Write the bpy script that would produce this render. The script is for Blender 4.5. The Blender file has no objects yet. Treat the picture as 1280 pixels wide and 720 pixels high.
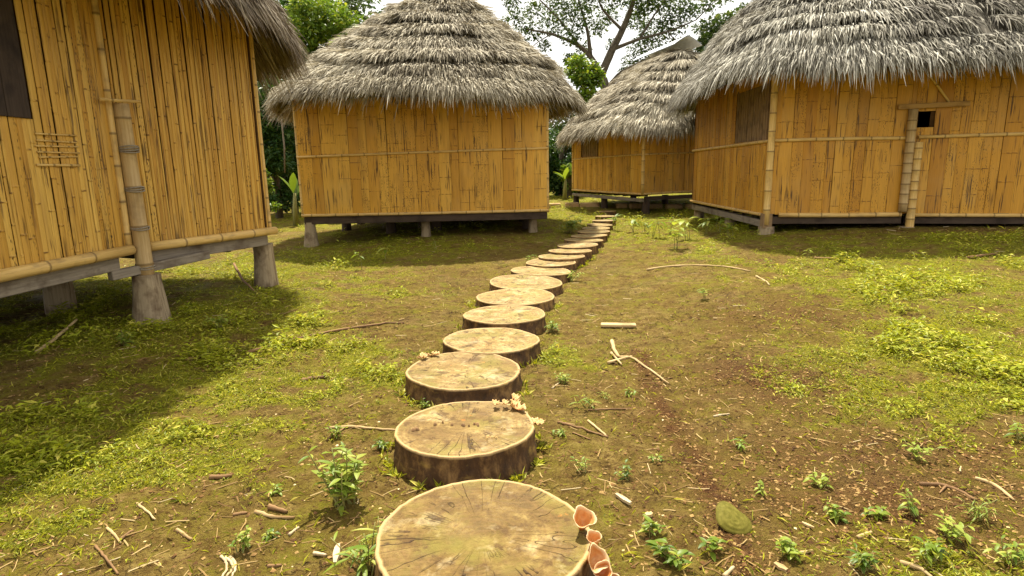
import bpy, math, random
import numpy as np
rng = np.random.default_rng(7)
random.seed(7)
scene = bpy.context.scene
col = scene.collection
PI = math.pi

# ------------------------------------------------------------------ camera
F_PX, PITCH, ROLL, EYE = 746.7, math.radians(11.2), math.radians(-1.0), 1.5
cam_d = bpy.data.cameras.new('camera')
cam = bpy.data.objects.new('camera', cam_d)
col.objects.link(cam)
scene.camera = cam
cam_d.lens = 36 * F_PX / 1280
cam_d.sensor_width = 36
cam_d.clip_end = 3000
cam_d.clip_start = 0.05
from mathutils import Matrix, Vector
MR = Matrix.Rotation(PI / 2 - PITCH, 4, 'X') @ Matrix.Rotation(ROLL, 4, 'Z')
cam.matrix_world = Matrix.Translation((0, 0, EYE)) @ MR
_M = np.array(MR.to_3x3())

def ray(px, py):
    return _M @ np.array([(px - 640) / F_PX, -(py - 360) / F_PX, -1.0])

def G(px, py, z):                     # surveyed ground position: where a sight line meets height z
    d = ray(px, py)
    return np.array([0, 0, EYE]) + d * (z - EYE) / d[2]

def V(px, py, Y):                     # where a sight line meets distance Y
    d = ray(px, py)
    return np.array([0, 0, EYE]) + d * Y / d[1]

# ------------------------------------------------------------------ noise in numpy
_lat = rng.random((256, 256))
def vnoise(x, y):
    xi = np.floor(x).astype(int); yi = np.floor(y).astype(int)
    fx = x - xi; fy = y - yi
    fx = fx * fx * (3 - 2 * fx); fy = fy * fy * (3 - 2 * fy)
    a = _lat[xi % 256, yi % 256]; b = _lat[(xi + 1) % 256, yi % 256]
    c = _lat[xi % 256, (yi + 1) % 256]; d = _lat[(xi + 1) % 256, (yi + 1) % 256]
    return (a * (1 - fx) + b * fx) * (1 - fy) + (c * (1 - fx) + d * fx) * fy
def fbm(x, y, o=4, s=1.0):
    x = np.asarray(x, float) * s; y = np.asarray(y, float) * s
    r = 0; a = .5; t = 0
    for k in range(o):
        r = r + a * vnoise(x + 17.3 * k, y + 9.1 * k); t += a; a *= .5; x = x * 2.03; y = y * 2.03
    return r / t

# ------------------------------------------------------------------ ground height
CP = np.array([(0, 2, 0), (-.25, 3, 0), (-.3, 4, 0), (0, 6, 0), (.3, 7.7, 0), (.9, 9.7, .02), (1.5, 12, .05), (2.0, 14, .1),
               (2.5, 16, .16), (2.7, 18, .25), (2.1, 20.5, .36), (3.6, 16.4, .25), (6, 17, .4),
               (4.4, 10.2, .40), (4.42, 14.7, .3), (6.6, 9.9, .46), (9, 9.5, .5), (3, 9, .2), (4.5, 6.5, .2), (3.5, 4, .08), (6, 5, .25), (2, 2, .0), (4, 1, .05),
               (-3.66, 5.7, .05), (-3.1, 7.5, .17), (-4.9, 6.2, .1), (-4, 11.7, .0), (-2, 9, .03), (-2, 3, -.02), (-4, 2.5, -.05), (-7, 5, .05),
               (.7, 12, .36), (-.75, 12.1, .27), (-2.6, 12, .14), (-.7, 13.5, .38), (.6, 14.5, .42), (-2.5, 14, .2), (-2.0, 10.3, .05), (.2, 10.6, .12), (-5, 15, .05), (-7, 10, .05), (0, 18, .2), (-4, 22, .2), (4, 26, .45), (0, 27, .4), (8, 22, .5), (14, 12, .6), (-10, 14, .1)])
def gz0(x, y):
    x = np.asarray(x, float); y = np.asarray(y, float)
    num = np.full(x.shape, .25 * .02); den = np.full(x.shape, .02)
    for cx, cy, cz in CP:
        s = 1.0 + .06 * max(cy - 4, 0)
        w = np.exp(-((x - cx) ** 2 + (y - cy) ** 2) / (2 * s * s))
        num = num + w * cz; den = den + w
    return num / den
def gz(x, y):
    x = np.asarray(x, float); y = np.asarray(y, float)
    return gz0(x, y) + .05 * (fbm(x, y, 3, .8) - .5) + .022 * (fbm(x + 40, y, 3, 4) - .5)
def gzf(x, y):
    return float(gz(np.array([x]), np.array([y]))[0])
def GP(px, py, lift=0.0):             # sight line onto the sloping ground
    z = 0.05
    for _ in range(8):
        p = G(px, py, z + lift); z = gzf(p[0], p[1])
    p = G(px, py, z + lift); p[2] = gzf(p[0], p[1])
    return p

# ------------------------------------------------------------------ materials
def N(nt, typ, **kw):
    n = nt.nodes.new('ShaderNode' + typ)
    for k, v in kw.items():
        if k.startswith('i_'):
            key = k[2:]
            key = int(key) if key.isdigit() else key.replace('_', ' ')
            n.inputs[key].default_value = v
        else:
            setattr(n, k, v)
    return n
class Mat:
    def __init__(self, name, rough=.8, spec=.3):
        self.m = bpy.data.materials.new(name); self.m.use_nodes = True
        self.nt = self.m.node_tree; self.nt.nodes.clear()
        self.out = N(self.nt, 'OutputMaterial')
        self.b = N(self.nt, 'BsdfPrincipled')
        self.b.inputs['Roughness'].default_value = rough
        self.b.inputs['Specular IOR Level'].default_value = spec
        self.L(self.b.outputs[0], self.out.inputs['Surface'])
    def L(self, a, b): self.nt.links.new(a, b)
    def attr(self, name): return N(self.nt, 'Attribute', attribute_name=name)
    def mapping(self, vec, scale=(1, 1, 1), loc=(0, 0, 0)):
        n = N(self.nt, 'Mapping'); n.inputs['Scale'].default_value = scale; n.inputs['Location'].default_value = loc
        self.L(vec, n.inputs['Vector']); return n.outputs[0]
    def noise(self, vec, scale=1, detail=4, rough=.55, dist=0):
        n = N(self.nt, 'TexNoise'); n.inputs['Scale'].default_value = scale; n.inputs['Detail'].default_value = detail
        n.inputs['Roughness'].default_value = rough; n.inputs['Distortion'].default_value = dist
        if vec is not None: self.L(vec, n.inputs['Vector'])
        return n.outputs['Fac']
    def voro(self, vec, scale=1, feature='F1'):
        n = N(self.nt, 'TexVoronoi', feature=feature); n.inputs['Scale'].default_value = scale
        self.L(vec, n.inputs['Vector']); return n.outputs['Distance']
    def rng(self, v, a, b, c=0., d=1.):
        n = N(self.nt, 'MapRange'); self.L(v, n.inputs[0])
        for i, x in zip((1, 2, 3, 4), (a, b, c, d)): n.inputs[i].default_value = x
        return n.outputs[0]
    def math(self, op, a, b=None):
        n = N(self.nt, 'Math', operation=op)
        for i, x in enumerate((a, b)):
            if x is None: continue
            if isinstance(x, (int, float)): n.inputs[i].default_value = x
            else: self.L(x, n.inputs[i])
        return n.outputs[0]
    def ramp(self, v, stops):
        n = N(self.nt, 'ValToRGB'); e = n.color_ramp.elements
        while len(e) < len(stops): e.new(.5)
        for el, (p, c) in zip(e, stops): el.position = p; el.color = (*c, 1)
        self.L(v, n.inputs[0]); return n.outputs[0]
    def mix(self, f, a, b, mode='MIX'):
        n = N(self.nt, 'Mix', data_type='RGBA', blend_type=mode)
        for i, x in ((0, f), (6, a), (7, b)):
            if isinstance(x, (int, float)): n.inputs[i].default_value = x
            elif isinstance(x, tuple): n.inputs[i].default_value = (*x, 1)
            else: self.L(x, n.inputs[i])
        return n.outputs[2]
    def color(self, c):
        if isinstance(c, tuple): self.b.inputs['Base Color'].default_value = (*c, 1)
        else: self.L(c, self.b.inputs['Base Color'])
    def bump(self, h, strength=.5, dist=.01):
        n = N(self.nt, 'Bump'); n.inputs['Strength'].default_value = strength; n.inputs['Distance'].default_value = dist
        self.L(h, n.inputs['Height']); self.L(n.outputs[0], self.b.inputs['Normal'])
    def sep(self, v):
        n = N(self.nt, 'SeparateXYZ'); self.L(v, n.inputs[0]); return n.outputs
    def translucent(self, colr, fac):
        t = N(self.nt, 'BsdfTranslucent'); mx = N(self.nt, 'MixShader'); mx.inputs[0].default_value = fac
        if isinstance(colr, tuple): t.inputs[0].default_value = (*colr, 1)
        else: self.L(colr, t.inputs[0])
        self.L(self.b.outputs[0], mx.inputs[1]); self.L(t.outputs[0], mx.inputs[2]); self.L(mx.outputs[0], self.out.inputs['Surface'])

def mat_bamboo_wall(name, cols, crack=.5, spots=.78):
    M = Mat(name, .55, .3)
    uv = M.attr('uvm').outputs['Vector']; t = M.attr('tint').outputs['Vector']
    r, g, b = M.sep(t)
    streak = M.noise(M.mapping(uv, (150, 2.2, 1)), 1, 4, .6)
    wide = M.noise(M.mapping(uv, (9, 1.2, 1)), 1, 3)
    crk = M.noise(M.mapping(uv, (44, 1.5, 1), (3, 5, 7)), 1, 3, .6)
    base = M.ramp(r, [(0, cols[0]), (.5, cols[1]), (1, cols[2])])
    c = M.mix(M.rng(streak, .3, .7), base, (.62, .60, .52), 'MULTIPLY')
    c = M.mix(M.rng(streak, .45, .75, 0, .55), c, base)
    c = M.mix(M.rng(wide, .5, .78, 0, .55), c, (.27, .125, .022))
    ck = M.math('MULTIPLY', M.rng(crk, .56, .61), M.rng(M.noise(M.mapping(uv, (5, 1.8, 1), (9, 2, 1)), 1, 3), .44, .56))
    c = M.mix(M.math('MULTIPLY', ck, crack), c, (.055, .022, .006))
    # small dark slits in the boards full of knots
    v = M.voro(M.mapping(uv, (95, 24, 1)), 1)
    pat = M.rng(M.noise(M.mapping(uv, (24, 2.2, 1), (1, 8, 3)), 1, 3), .50, .56)
    sp = M.math('MULTIPLY', M.math('MULTIPLY', M.rng(v, .36, .26), pat), M.rng(g, spots, spots + .02))
    c = M.mix(M.math('MULTIPLY', sp, .9), c, (.03, .012, .004))
    part = M.rng(M.noise(M.mapping(uv, (22, 40, 1), (2, 6, 4)), 1, 2), .43, .60, .05, .88)
    c = M.mix(M.math('MULTIPLY', b, part), c, (.13, .055, .012))
    grey = M.rng(M.noise(M.mapping(uv, (1.1, 1.3, .02)), 1, 3), .5, .75, 0, .22)
    c = M.mix(grey, c, (.42, .31, .15))
    M.color(c)
    M.bump(M.math('SUBTRACT', streak, M.math('MULTIPLY', ck, 1.5)), .35, .004)
    return M.m

def mat_pole(name, c1, c2, rough=.5):
    M = Mat(name, rough, .3)
    uv = M.attr('uvm').outputs['Vector']; r, g, b = M.sep(M.attr('tint').outputs['Vector'])
    s = M.noise(M.mapping(uv, (60, 3, 1)), 1, 4, .6)
    bl = M.noise(M.mapping(uv, (6, 5, 1), (3, 3, 3)), 1, 4, .6)
    c = M.mix(M.rng(s, .35, .65), c1, c2)
    c = M.mix(M.rng(bl, .52, .72, 0, .6), c, (.19, .125, .06))
    c = M.mix(M.math('MULTIPLY', b, .7), c, (.12, .07, .025))
    M.color(c); M.bump(s, .3, .004); return M.m

def mat_wood(name, c1, c2, c3, rough=.85):
    M = Mat(name, rough, .2)
    uv = M.attr('uvm').outputs['Vector']; r, g, b = M.sep(M.attr('tint').outputs['Vector'])
    s = M.noise(M.mapping(uv, (45, 2.5, 1)), 1, 5, .65)
    w = M.noise(M.mapping(uv, (5, 4, 1), (2, 2, 2)), 1, 4, .6)
    c = M.mix(M.rng(s, .3, .7), c1, c2)
    c = M.mix(M.rng(w, .48, .7), c, c3)
    M.color(c); M.bump(s, .5, .006); return M.m

def mat_leaf(name, dark, light, yellow, trans=.35, rough=.5):
    M = Mat(name, rough, .22)
    r, g, b = M.sep(M.attr('tint').outputs['Vector'])
    c = M.mix(r, dark, light); c = M.mix(M.rng(g, .72, 1, 0, .8), c, yellow)
    M.color(c)
    hs = M.mix(.5, c, M.mix(1, c, (1.9, 1.7, .6), 'MULTIPLY'))
    M.translucent(hs, trans); return M.m

def mat_thatch(name, lo, mid, hi):
    M = Mat(name, .75, .25)
    r, g, b = M.sep(M.attr('tint').outputs['Vector'])
    uv = M.attr('uvm').outputs['Vector']
    c = M.ramp(r, [(0, lo), (.45, mid), (1, hi)])
    s = M.noise(M.mapping(uv, (300, 8, 1)), 1, 2)
    c = M.mix(M.rng(s, .35, .65, 0, .45), c, lo)
    M.color(c); M.translucent(c, .12); return M.m

def mat_soil():
    M = Mat('soil', .85, .10)
    P = N(M.nt, 'NewGeometry').outputs['Position']
    r, g, b = M.sep(M.attr('tint').outputs['Vector'])        # r moss / grass growth, g dark humus streak, b leaf litter
    n1 = M.noise(P, 1.3, 5, .6); n2 = M.noise(P, 9, 6, .65); n3 = M.noise(P, 60, 5, .7); n4 = M.noise(P, 190, 3, .7)
    c = M.ramp(n2, [(.27, (.065, .035, .008)), (.48, (.185, .120, .026)), (.68, (.34, .24, .07))])
    c = M.mix(M.rng(n1, .45, .7, 0, .6), c, (.155, .092, .019))
    film = M.rng(M.noise(P, 2.7, 5, .65), .44, .62, 0, .6)
    c = M.mix(film, c, (.205, .170, .016))
    c = M.mix(M.rng(n3, .48, .66, 0, .85), c, (.085, .042, .011))
    c = M.mix(M.rng(n4, .57, .7, 0, .6), c, (.46, .34, .13))
    moss = M.rng(M.math('ADD', M.noise(P, 6, 6, .7), M.math('MULTIPLY', r, .30)), .58, .80)
    mc = M.ramp(n3, [(.3, (.065, .065, .005)), (.5, (.21, .21, .011)), (.70, (.41, .385, .026))])
    c = M.mix(M.math('MULTIPLY', moss, .9), c, mc)
    hum = M.math('MULTIPLY', g, M.rng(n2, .3, .55))
    hc = M.ramp(n4, [(.35, (.030, .012, .005)), (.55, (.13, .055, .016)), (.70, (.32, .165, .055))])
    c = M.mix(hum, c, hc)
    nz3 = N(M.nt, 'TexNoise'); nz3.inputs['Scale'].default_value = 9; nz3.inputs['Detail'].default_value = 5; M.L(P, nz3.inputs['Vector'])
    wv = N(M.nt, 'VectorMath', operation='MULTIPLY_ADD'); M.L(nz3.outputs['Color'], wv.inputs[0]); wv.inputs[1].default_value = (.22, .22, .0); M.L(P, wv.inputs[2])
    cr = M.voro(M.mapping(wv.outputs[0], (1, 1, 0)), 12, 'DISTANCE_TO_EDGE')
    fl = M.noise(P, 24, 4, .65)
    c = M.mix(M.rng(fl, .57, .66, 0, .8), c, (.085, .040, .010))
    crk = M.math('MULTIPLY', M.rng(M.math('ADD', cr, M.math('MULTIPLY', M.noise(P, 40, 3), .10)), .085, .05), M.rng(M.noise(P, 3.2, 3, .6), .50, .60))
    c = M.mix(M.math('MULTIPLY', crk, .85), c, (.05, .024, .007))
    M.color(c)
    wet = M.rng(M.noise(P, 1.7, 3, .5), .5, .68, .9, .55)
    M.L(wet, M.b.inputs['Roughness'])
    h = M.math('ADD', M.math('MULTIPLY', n3, .6), M.math('MULTIPLY', n4, .5))
    h = M.math('ADD', h, n2); h = M.math('SUBTRACT', h, M.math('MULTIPLY', crk, .6))
    M.bump(h, 1.0, .045)
    return M.m

def mat_cut_face():
    M = Mat('log_cut_face', .5, .25)
    uv = M.attr('uvm').outputs['Vector']; tr, tg, tb = M.sep(M.attr('tint').outputs['Vector'])  # tb: 0 centre .. 1 rim, tr wet/dark log, tg id
    x, y, z = M.sep(uv)
    wob = M.noise(M.mapping(uv, (5, 5, 1)), 1, 3)
    rad = M.math('ADD', M.math('MULTIPLY', tb, 1.0), M.math('MULTIPLY', wob, .22))
    ring = M.noise(M.mapping(N_comb(M, rad, 0.0, z), (27, 1, 1)), 1, 4, .65)
    n1 = M.noise(M.mapping(uv, (7, 7, 1)), 1, 6, .65); n2 = M.noise(M.mapping(uv, (40, 40, 1)), 1, 5, .7)
    saw = M.noise(M.mapping(uv, (6, 70, 1), (4, 4, 0)), 1, 3, .6)
    dry = M.ramp(n1, [(.30, (.20, .115, .032)), (.5, (.37, .25, .085)), (.70, (.54, .42, .20))])
    wetc = M.ramp(n1, [(.30, (.050, .027, .006)), (.5, (.15, .092, .02)), (.70, (.33, .235, .075))])
    c = M.mix(tr, dry, wetc)
    c = M.mix(M.rng(ring, .46, .62, 0, .62), c, (.17, .095, .028))
    c = M.mix(M.rng(n2, .48, .66, 0, .75), c, (.11, .062, .016))
    c = M.mix(M.rng(saw, .50, .66, 0, .5), c, (.20, .12, .04))
    mossy = M.math('MULTIPLY', M.rng(M.noise(M.mapping(uv, (3.4, 3.4, 1), (7, 1, 0)), 1, 5, .6), .48, .62), .7)
    c = M.mix(mossy, c, (.17, .14, .022))
    st = M.rng(M.noise(M.mapping(uv, (9, 9, 1), (2, 7, 0)), 1, 5, .7), .54, .62, 0, .8)
    c = M.mix(st, c, (.085, .045, .012))
    pale = M.math('MULTIPLY', M.rng(M.noise(M.mapping(uv, (4.2, 4.2, 1), (1, 9, 0)), 1, 5, .65), .56, .68), .55)
    c = M.mix(pale, c, (.50, .41, .22))
    org = M.rng(M.noise(M.mapping(uv, (11, 11, 1), (5, 2, 0)), 1, 4, .6), .70, .74)
    c = M.mix(M.math('MULTIPLY', org, .6), c, (.45, .16, .02))
    vor = M.voro(M.mapping(uv, (3.1, 3.1, 1)), 1, 'DISTANCE_TO_EDGE')
    crack = M.math('MULTIPLY', M.rng(M.math('ADD', vor, M.math('MULTIPLY', M.noise(M.mapping(uv, (20, 20, 1)), 1, 3), .04)), .014, .006), M.rng(M.noise(M.mapping(uv, (2.2, 2.2, 1), (3, 3, 0)), 1, 2), .54, .60))
    c = M.mix(M.math('MULTIPLY', crack, .8), c, (.03, .015, .006))
    an = M.noise(N_comb(M, M.math('MULTIPLY', tg, 15.), M.math('MULTIPLY', wob, 1.6), z), 1, 1, .5)
    ln_ = M.rng(M.math('ABSOLUTE', M.math('SUBTRACT', an, .5)), .011, .004)
    rc = M.math('MULTIPLY', M.math('MULTIPLY', ln_, M.rng(tb, .22, .5)), M.rng(M.noise(M.mapping(uv, (5, 5, 1), (8, 1, 3)), 1, 3), .46, .58))
    c = M.mix(M.math('MULTIPLY', rc, .8), c, (.04, .02, .008)); crack = M.math('MAXIMUM', crack, rc)
    rim = M.rng(tb, .945, .965)
    c = M.mix(M.math('MULTIPLY', rim, .55), c, (.42, .28, .10))
    M.color(c)
    wet = M.rng(M.noise(M.mapping(uv, (3, 3, 1), (2, 2, 5)), 1, 4, .6), .45, .64, .75, .42)
    M.L(M.mixf(wet, .62, tr) if hasattr(M, 'mixf') else wet, M.b.inputs['Roughness'])
    h = M.math('SUBTRACT', M.math('ADD', n2, M.math('ADD', M.math('MULTIPLY', ring, .5), n1)), M.math('MULTIPLY', crack, 1.5))
    M.bump(h, .75, .016)
    return M.m
def N_comb(M, a, b, c):
    n = N(M.nt, 'CombineXYZ')
    for i, x in enumerate((a, b, c)):
        if isinstance(x, (int, float)): n.inputs[i].default_value = x
        else: M.L(x, n.inputs[i])
    return n.outputs[0]

def mat_bark():
    M = Mat('wet_bark', .7, .35)
    uv = M.attr('uvm').outputs['Vector']; r, g, b = M.sep(M.attr('tint').outputs['Vector'])
    s = M.noise(M.mapping(uv, (9, 5, 1)), 1, 6, .7); s2 = M.noise(M.mapping(uv, (34, 9, 1)), 1, 4, .6)
    c = M.ramp(s, [(.3, (.022, .011, .005)), (.47, (.075, .035, .012)), (.62, (.24, .135, .045))])
    c = M.mix(M.rng(s2, .5, .7, 0, .6), c, (.05, .024, .01))
    c = M.mix(M.math('MULTIPLY', b, .8), c, (.46, .31, .13))
    c = M.mix(M.rng(M.noise(M.mapping(uv, (6, 10, 1), (5, 5, 5)), 1, 4, .6), .58, .68, 0, .55), c, (.34, .22, .05))
    M.color(c); M.bump(M.math('ADD', s, s2), .7, .015); return M.m

def mat_plain(name, c1, c2, scale=20, rough=.7, spec=.3, bump=.3, trans=0):
    M = Mat(name, rough, spec)
    uv = M.attr('uvm').outputs['Vector']
    n = M.noise(uv, scale, 5, .6)
    c = M.mix(M.rng(n, .35, .65), c1, c2); M.color(c)
    if bump: M.bump(n, bump, .006)
    if trans: M.translucent(c, trans)
    return M.m

# ------------------------------------------------------------------ mesh builder
class MB:
    def __init__(self): self.V = []; self.F = []; self.T = []; self.U = []; self.MI = []; self.n = 0; self.smooth = False
    def add(self, v, f, tint=(.5, .5, 0), uv=None, mi=0):
        v = np.asarray(v, float).reshape(-1, 3); f = np.asarray(f, int)
        if f.ndim == 1: f = f[None]
        if f.shape[1] == 3: f = np.hstack([f, np.full((len(f), 1), -1 - self.n)])
        k = len(v)
        t = np.broadcast_to(np.asarray(tint, float), (k, 3)); u = v if uv is None else np.asarray(uv, float).reshape(-1, 3)
        ff = np.where(f >= 0, f + self.n, -1)
        self.V.append(v); self.F.append(ff); self.T.append(t); self.U.append(u); self.MI.append(np.full(len(f), mi)); self.n += k
        return self
    def poly(self, pts, **k):                  # fan
        pts = np.asarray(pts, float); c = pts.mean(0); n = len(pts)
        self.add(np.vstack([pts, c]), [(i, (i + 1) % n, n) for i in range(n)], **k)
    def box(self, c, size, rot=0., tint=(.5, .5, 0), mi=0, ax=None, bev=.004, uvid=0.):
        sx, sy, sz = np.array(size) / 2
        b = min(bev, sx * .4, sy * .4, sz * .4)
        v = []
        for z in (-1, 1):
            for dx, dy, dz in ((sx - b, sy - b, sz), ):
                pass
        prof = [(-sx + b, -sy), (sx - b, -sy), (sx, -sy + b), (sx, sy - b), (sx - b, sy), (-sx + b, sy), (-sx, sy - b), (-sx, -sy + b)]
        for zz, sc in ((-sz, 1), (-sz + b, 0), (sz - b, 0), (sz, 1)):
            for (x, y) in prof:
                v.append((x * (1 - (b / max(sx, 1e-6)) * sc), y * (1 - (b / max(sy, 1e-6)) * sc), zz))
        f = []
        for k in range(3):
            for i in range(8):
                j = (i + 1) % 8
                f.append((k * 8 + i, k * 8 + j, k * 8 + 8 + j, k * 8 + 8 + i))
        v = np.array(v)
        f += [(3, 2, 1, 0), (7, 4, 3, 0), (7, 6, 5, 4), (24, 25, 26, 27), (24, 27, 28, 31), (28, 29, 30, 31)]
        loc = v.copy()
        if ax is not None:                     # ax: 3x3 columns = local axes
            w = v @ np.asarray(ax).T
        else:
            cs, sn = math.cos(rot), math.sin(rot)
            w = np.stack([v[:, 0] * cs - v[:, 1] * sn, v[:, 0] * sn + v[:, 1] * cs, v[:, 2]], 1)
        L = int(np.argmax(size)); o = [i for i in range(3) if i != L]
        uv = np.stack([loc[:, o[0]] + loc[:, o[1]] * 1.3, loc[:, L], np.full(len(v), uvid)], 1)
        self.add(w + np.asarray(c, float), f, tint=tint, uv=uv, mi=mi); return self
    def beam(self, p0, p1, w, h, tint=(.5, .5, 0), mi=0, bev=.006):
        p0 = np.asarray(p0, float); p1 = np.asarray(p1, float); d = p1 - p0; L = np.linalg.norm(d); d /= L
        up = np.array([0, 0, 1.]) if abs(d[2]) < .9 else np.array([0, 1., 0])
        s = np.cross(d, up); s /= np.linalg.norm(s); u = np.cross(s, d)
        return self.box((p0 + p1) / 2, (L, w, h), ax=np.stack([d, s, u], 1), tint=tint, mi=mi, bev=bev, uvid=random.random() * 40)
    def tube(self, pts, rad, seg=8, tint=(.5, .5, 0), cap=True, mi=0, nodes=None, uvid=None, wob=0.):
        pts = np.asarray(pts, float); n = len(pts)
        rad = np.broadcast_to(np.asarray(rad, float), (n,)).copy()
        tg = np.gradient(pts, axis=0); tg /= np.linalg.norm(tg, axis=1)[:, None] + 1e-9
        ref = np.array([0, 0, 1.]) if abs(tg[0][2]) < .9 else np.array([1., 0, 0])
        a = np.cross(tg[0], ref); a /= np.linalg.norm(a)
        v = []; uv = []; tt = []
        s = np.concatenate([[0], np.cumsum(np.linalg.norm(np.diff(pts, axis=0), axis=1))])
        uid = random.random() * 50 if uvid is None else uvid
        t0 = np.asarray(tint, float)
        for i in range(n):
            a = a - tg[i] * np.dot(a, tg[i]); a /= np.linalg.norm(a) + 1e-9
            b = np.cross(tg[i], a)
            for k in range(seg):
                th = 2 * PI * k / seg
                r = rad[i] * (1 + (wob * (random.random() - .5) if wob else 0))
                v.append(pts[i] + r * (math.cos(th) * a + math.sin(th) * b)); uv.append((th * max(rad[0], .01), s[i], uid))
                q = t0 if t0.ndim == 1 else t0[i]
                tt.append((q[0], q[1], nodes[i] if nodes is not None else q[2]))
        f = [(i * seg + k, i * seg + (k + 1) % seg, (i + 1) * seg + (k + 1) % seg, (i + 1) * seg + k) for i in range(n - 1) for k in range(seg)]
        m = len(v)
        if cap:
            v += [pts[0], pts[-1]]; uv += [(0, 0, uid), (0, s[-1], uid)]; tt += [tt[0], tt[-1]]
        self.add(v, f, tint=np.array(tt), uv=uv, mi=mi)
        if cap:
            base = self.n - len(v)
            fc = [(base + (k + 1) % seg, base + k, base + m, -1) for k in range(seg)] + [(base + (n - 1) * seg + k, base + (n - 1) * seg + (k + 1) % seg, base + m + 1, -1) for k in range(seg)]
            self.F.append(np.array(fc)); self.MI.append(np.full(len(fc), mi))
        return self
    def bamboo(self, p0, p1, r, seg=12, gap=.32, tint=(.5, .5, 0), bend=0., mi=0, taper=1.):
        p0 = np.asarray(p0, float); p1 = np.asarray(p1, float); L = np.linalg.norm(p1 - p0)
        ts = [0.]; nd = [0.]; x = gap * random.uniform(.3, .9)
        while x < L - .02:
            for o, q in ((-.016, 0.), (-.006, 1.), (.006, 1.), (.016, 0.)):
                if 0 < x + o < L: ts.append(x + o); nd.append(q)
            x += gap * random.uniform(.85, 1.15)
        ts.append(L); nd.append(0.)
        ts = np.array(ts); k = np.argsort(ts); ts = ts[k]; nd = np.array(nd)[k]
        sd = np.array([random.uniform(-1, 1) for _ in range(3)]) * bend
        P = p0 + (p1 - p0) * (ts / L)[:, None] + sd * np.sin(ts / L * PI)[:, None]
        return self.tube(P, r * (1 + .09 * nd) * (1 + (taper - 1) * ts / L), seg, tint=tint, nodes=nd, mi=mi)
    def build(self, name, mats, parent=None, smooth=False, origin=None):
        v = np.vstack(self.V); F = np.vstack(self.F); MI = np.concatenate(self.MI)
        o = np.array(parent_world(parent)) if parent is not None else (np.array(origin, float) if origin is not None else np.zeros(3))
        me = bpy.data.meshes.new(name)
        cnt = (F >= 0).sum(1); tot = int(cnt.sum())
        me.vertices.add(len(v)); me.vertices.foreach_set('co', (v - o).astype(np.float32).ravel())
        me.loops.add(tot); me.polygons.add(len(F))
        st = np.concatenate([[0], np.cumsum(cnt)[:-1]])
        me.polygons.foreach_set('loop_start', st.astype(np.int32))
        me.loops.foreach_set('vertex_index', F[F >= 0].astype(np.int32))
        me.polygons.foreach_set('material_index', MI.astype(np.int32))
        me.polygons.foreach_set('use_smooth', np.full(len(F), bool(smooth)))
        a = me.attributes.new('tint', 'FLOAT_VECTOR', 'POINT'); a.data.foreach_set('vector', np.vstack(self.T).astype(np.float32).ravel())
        a = me.attributes.new('uvm', 'FLOAT_VECTOR', 'POINT'); a.data.foreach_set('vector', np.vstack(self.U).astype(np.float32).ravel())
        me.update(calc_edges=True); me.validate()
        for m in (mats if isinstance(mats, (list, tuple)) else [mats]): me.materials.append(m)
        ob = bpy.data.objects.new(name, me); col.objects.link(ob)
        if parent is not None: ob.parent = parent
        else: ob.location = o
        return ob
def parent_world(p):
    x = np.zeros(3)
    while p is not None: x = x + np.array(p.location); p = p.parent
    return x
def tag(o, label=None, cat=None, group=None, kind=None):
    if label: o['label'] = label
    if cat: o['category'] = cat
    if group: o['group'] = group
    if kind: o['kind'] = kind
    return o
def thing(name, label, cat, loc, group=None):
    o = bpy.data.objects.new(name, None); col.objects.link(o); o.location = [float(a) for a in loc]; o.empty_display_size = .2
    return tag(o, label, cat, group)

# ------------------------------------------------------------------ material instances
BW_left = mat_bamboo_wall('split_bamboo_wall', [(.54, .285, .042), (.65, .37, .066), (.74, .46, .10)], .75, .80)
BW_mid = mat_bamboo_wall('flattened_bamboo_mat', [(.59, .295, .032), (.69, .36, .045), (.77, .44, .07)], .9, .55)
BW_right = mat_bamboo_wall('eave_shaded_bamboo_mat', [(.50, .225, .020), (.60, .29, .028), (.69, .36, .046)], .9, .6)  # darker copy of the bamboo mat, eave shade put into its colour
BACK = mat_plain('dark_gap', (.05, .024, .008), (.08, .04, .014), 8, .9, .1, 0)
POLE = mat_pole('bamboo_pole', (.52, .32, .09), (.66, .45, .16))
POLEG = mat_pole('weathered_bamboo_pole', (.38, .25, .10), (.48, .34, .16), .6)
GREYWOOD = mat_wood('weathered_grey_plank', (.17, .14, .105), (.30, .25, .19), (.11, .08, .055))
DARKWOOD = mat_wood('shaded_dark_timber', (.05, .033, .023), (.085, .058, .038), (.03, .02, .014))  # dark timber, its colour deepened for the shade under the huts
FOOT = mat_wood('old_trunk_foot', (.25, .185, .11), (.38, .30, .19), (.09, .05, .026))
WINDOW = mat_wood('dark_shutter_board', (.035, .024, .018), (.065, .045, .034), (.022, .016, .014), .7)
SLAT = mat_wood('brown_window_slat', (.19, .12, .06), (.28, .18, .09), (.12, .075, .04), .7)
TH_A = mat_thatch('grey_palm_thatch', (.10, .078, .05), (.43, .375, .27), (.80, .74, .58))
TH_C = mat_thatch('ash_palm_thatch', (.075, .064, .05), (.33, .305, .245), (.76, .73, .62))
TH_B = mat_thatch('brown_palm_thatch', (.075, .052, .032), (.25, .20, .135), (.48, .42, .31))
TIN = mat_plain('galvanised_sheet', (.78, .82, .88), (.84, .87, .92), 6, .3, .5, .1)

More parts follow.
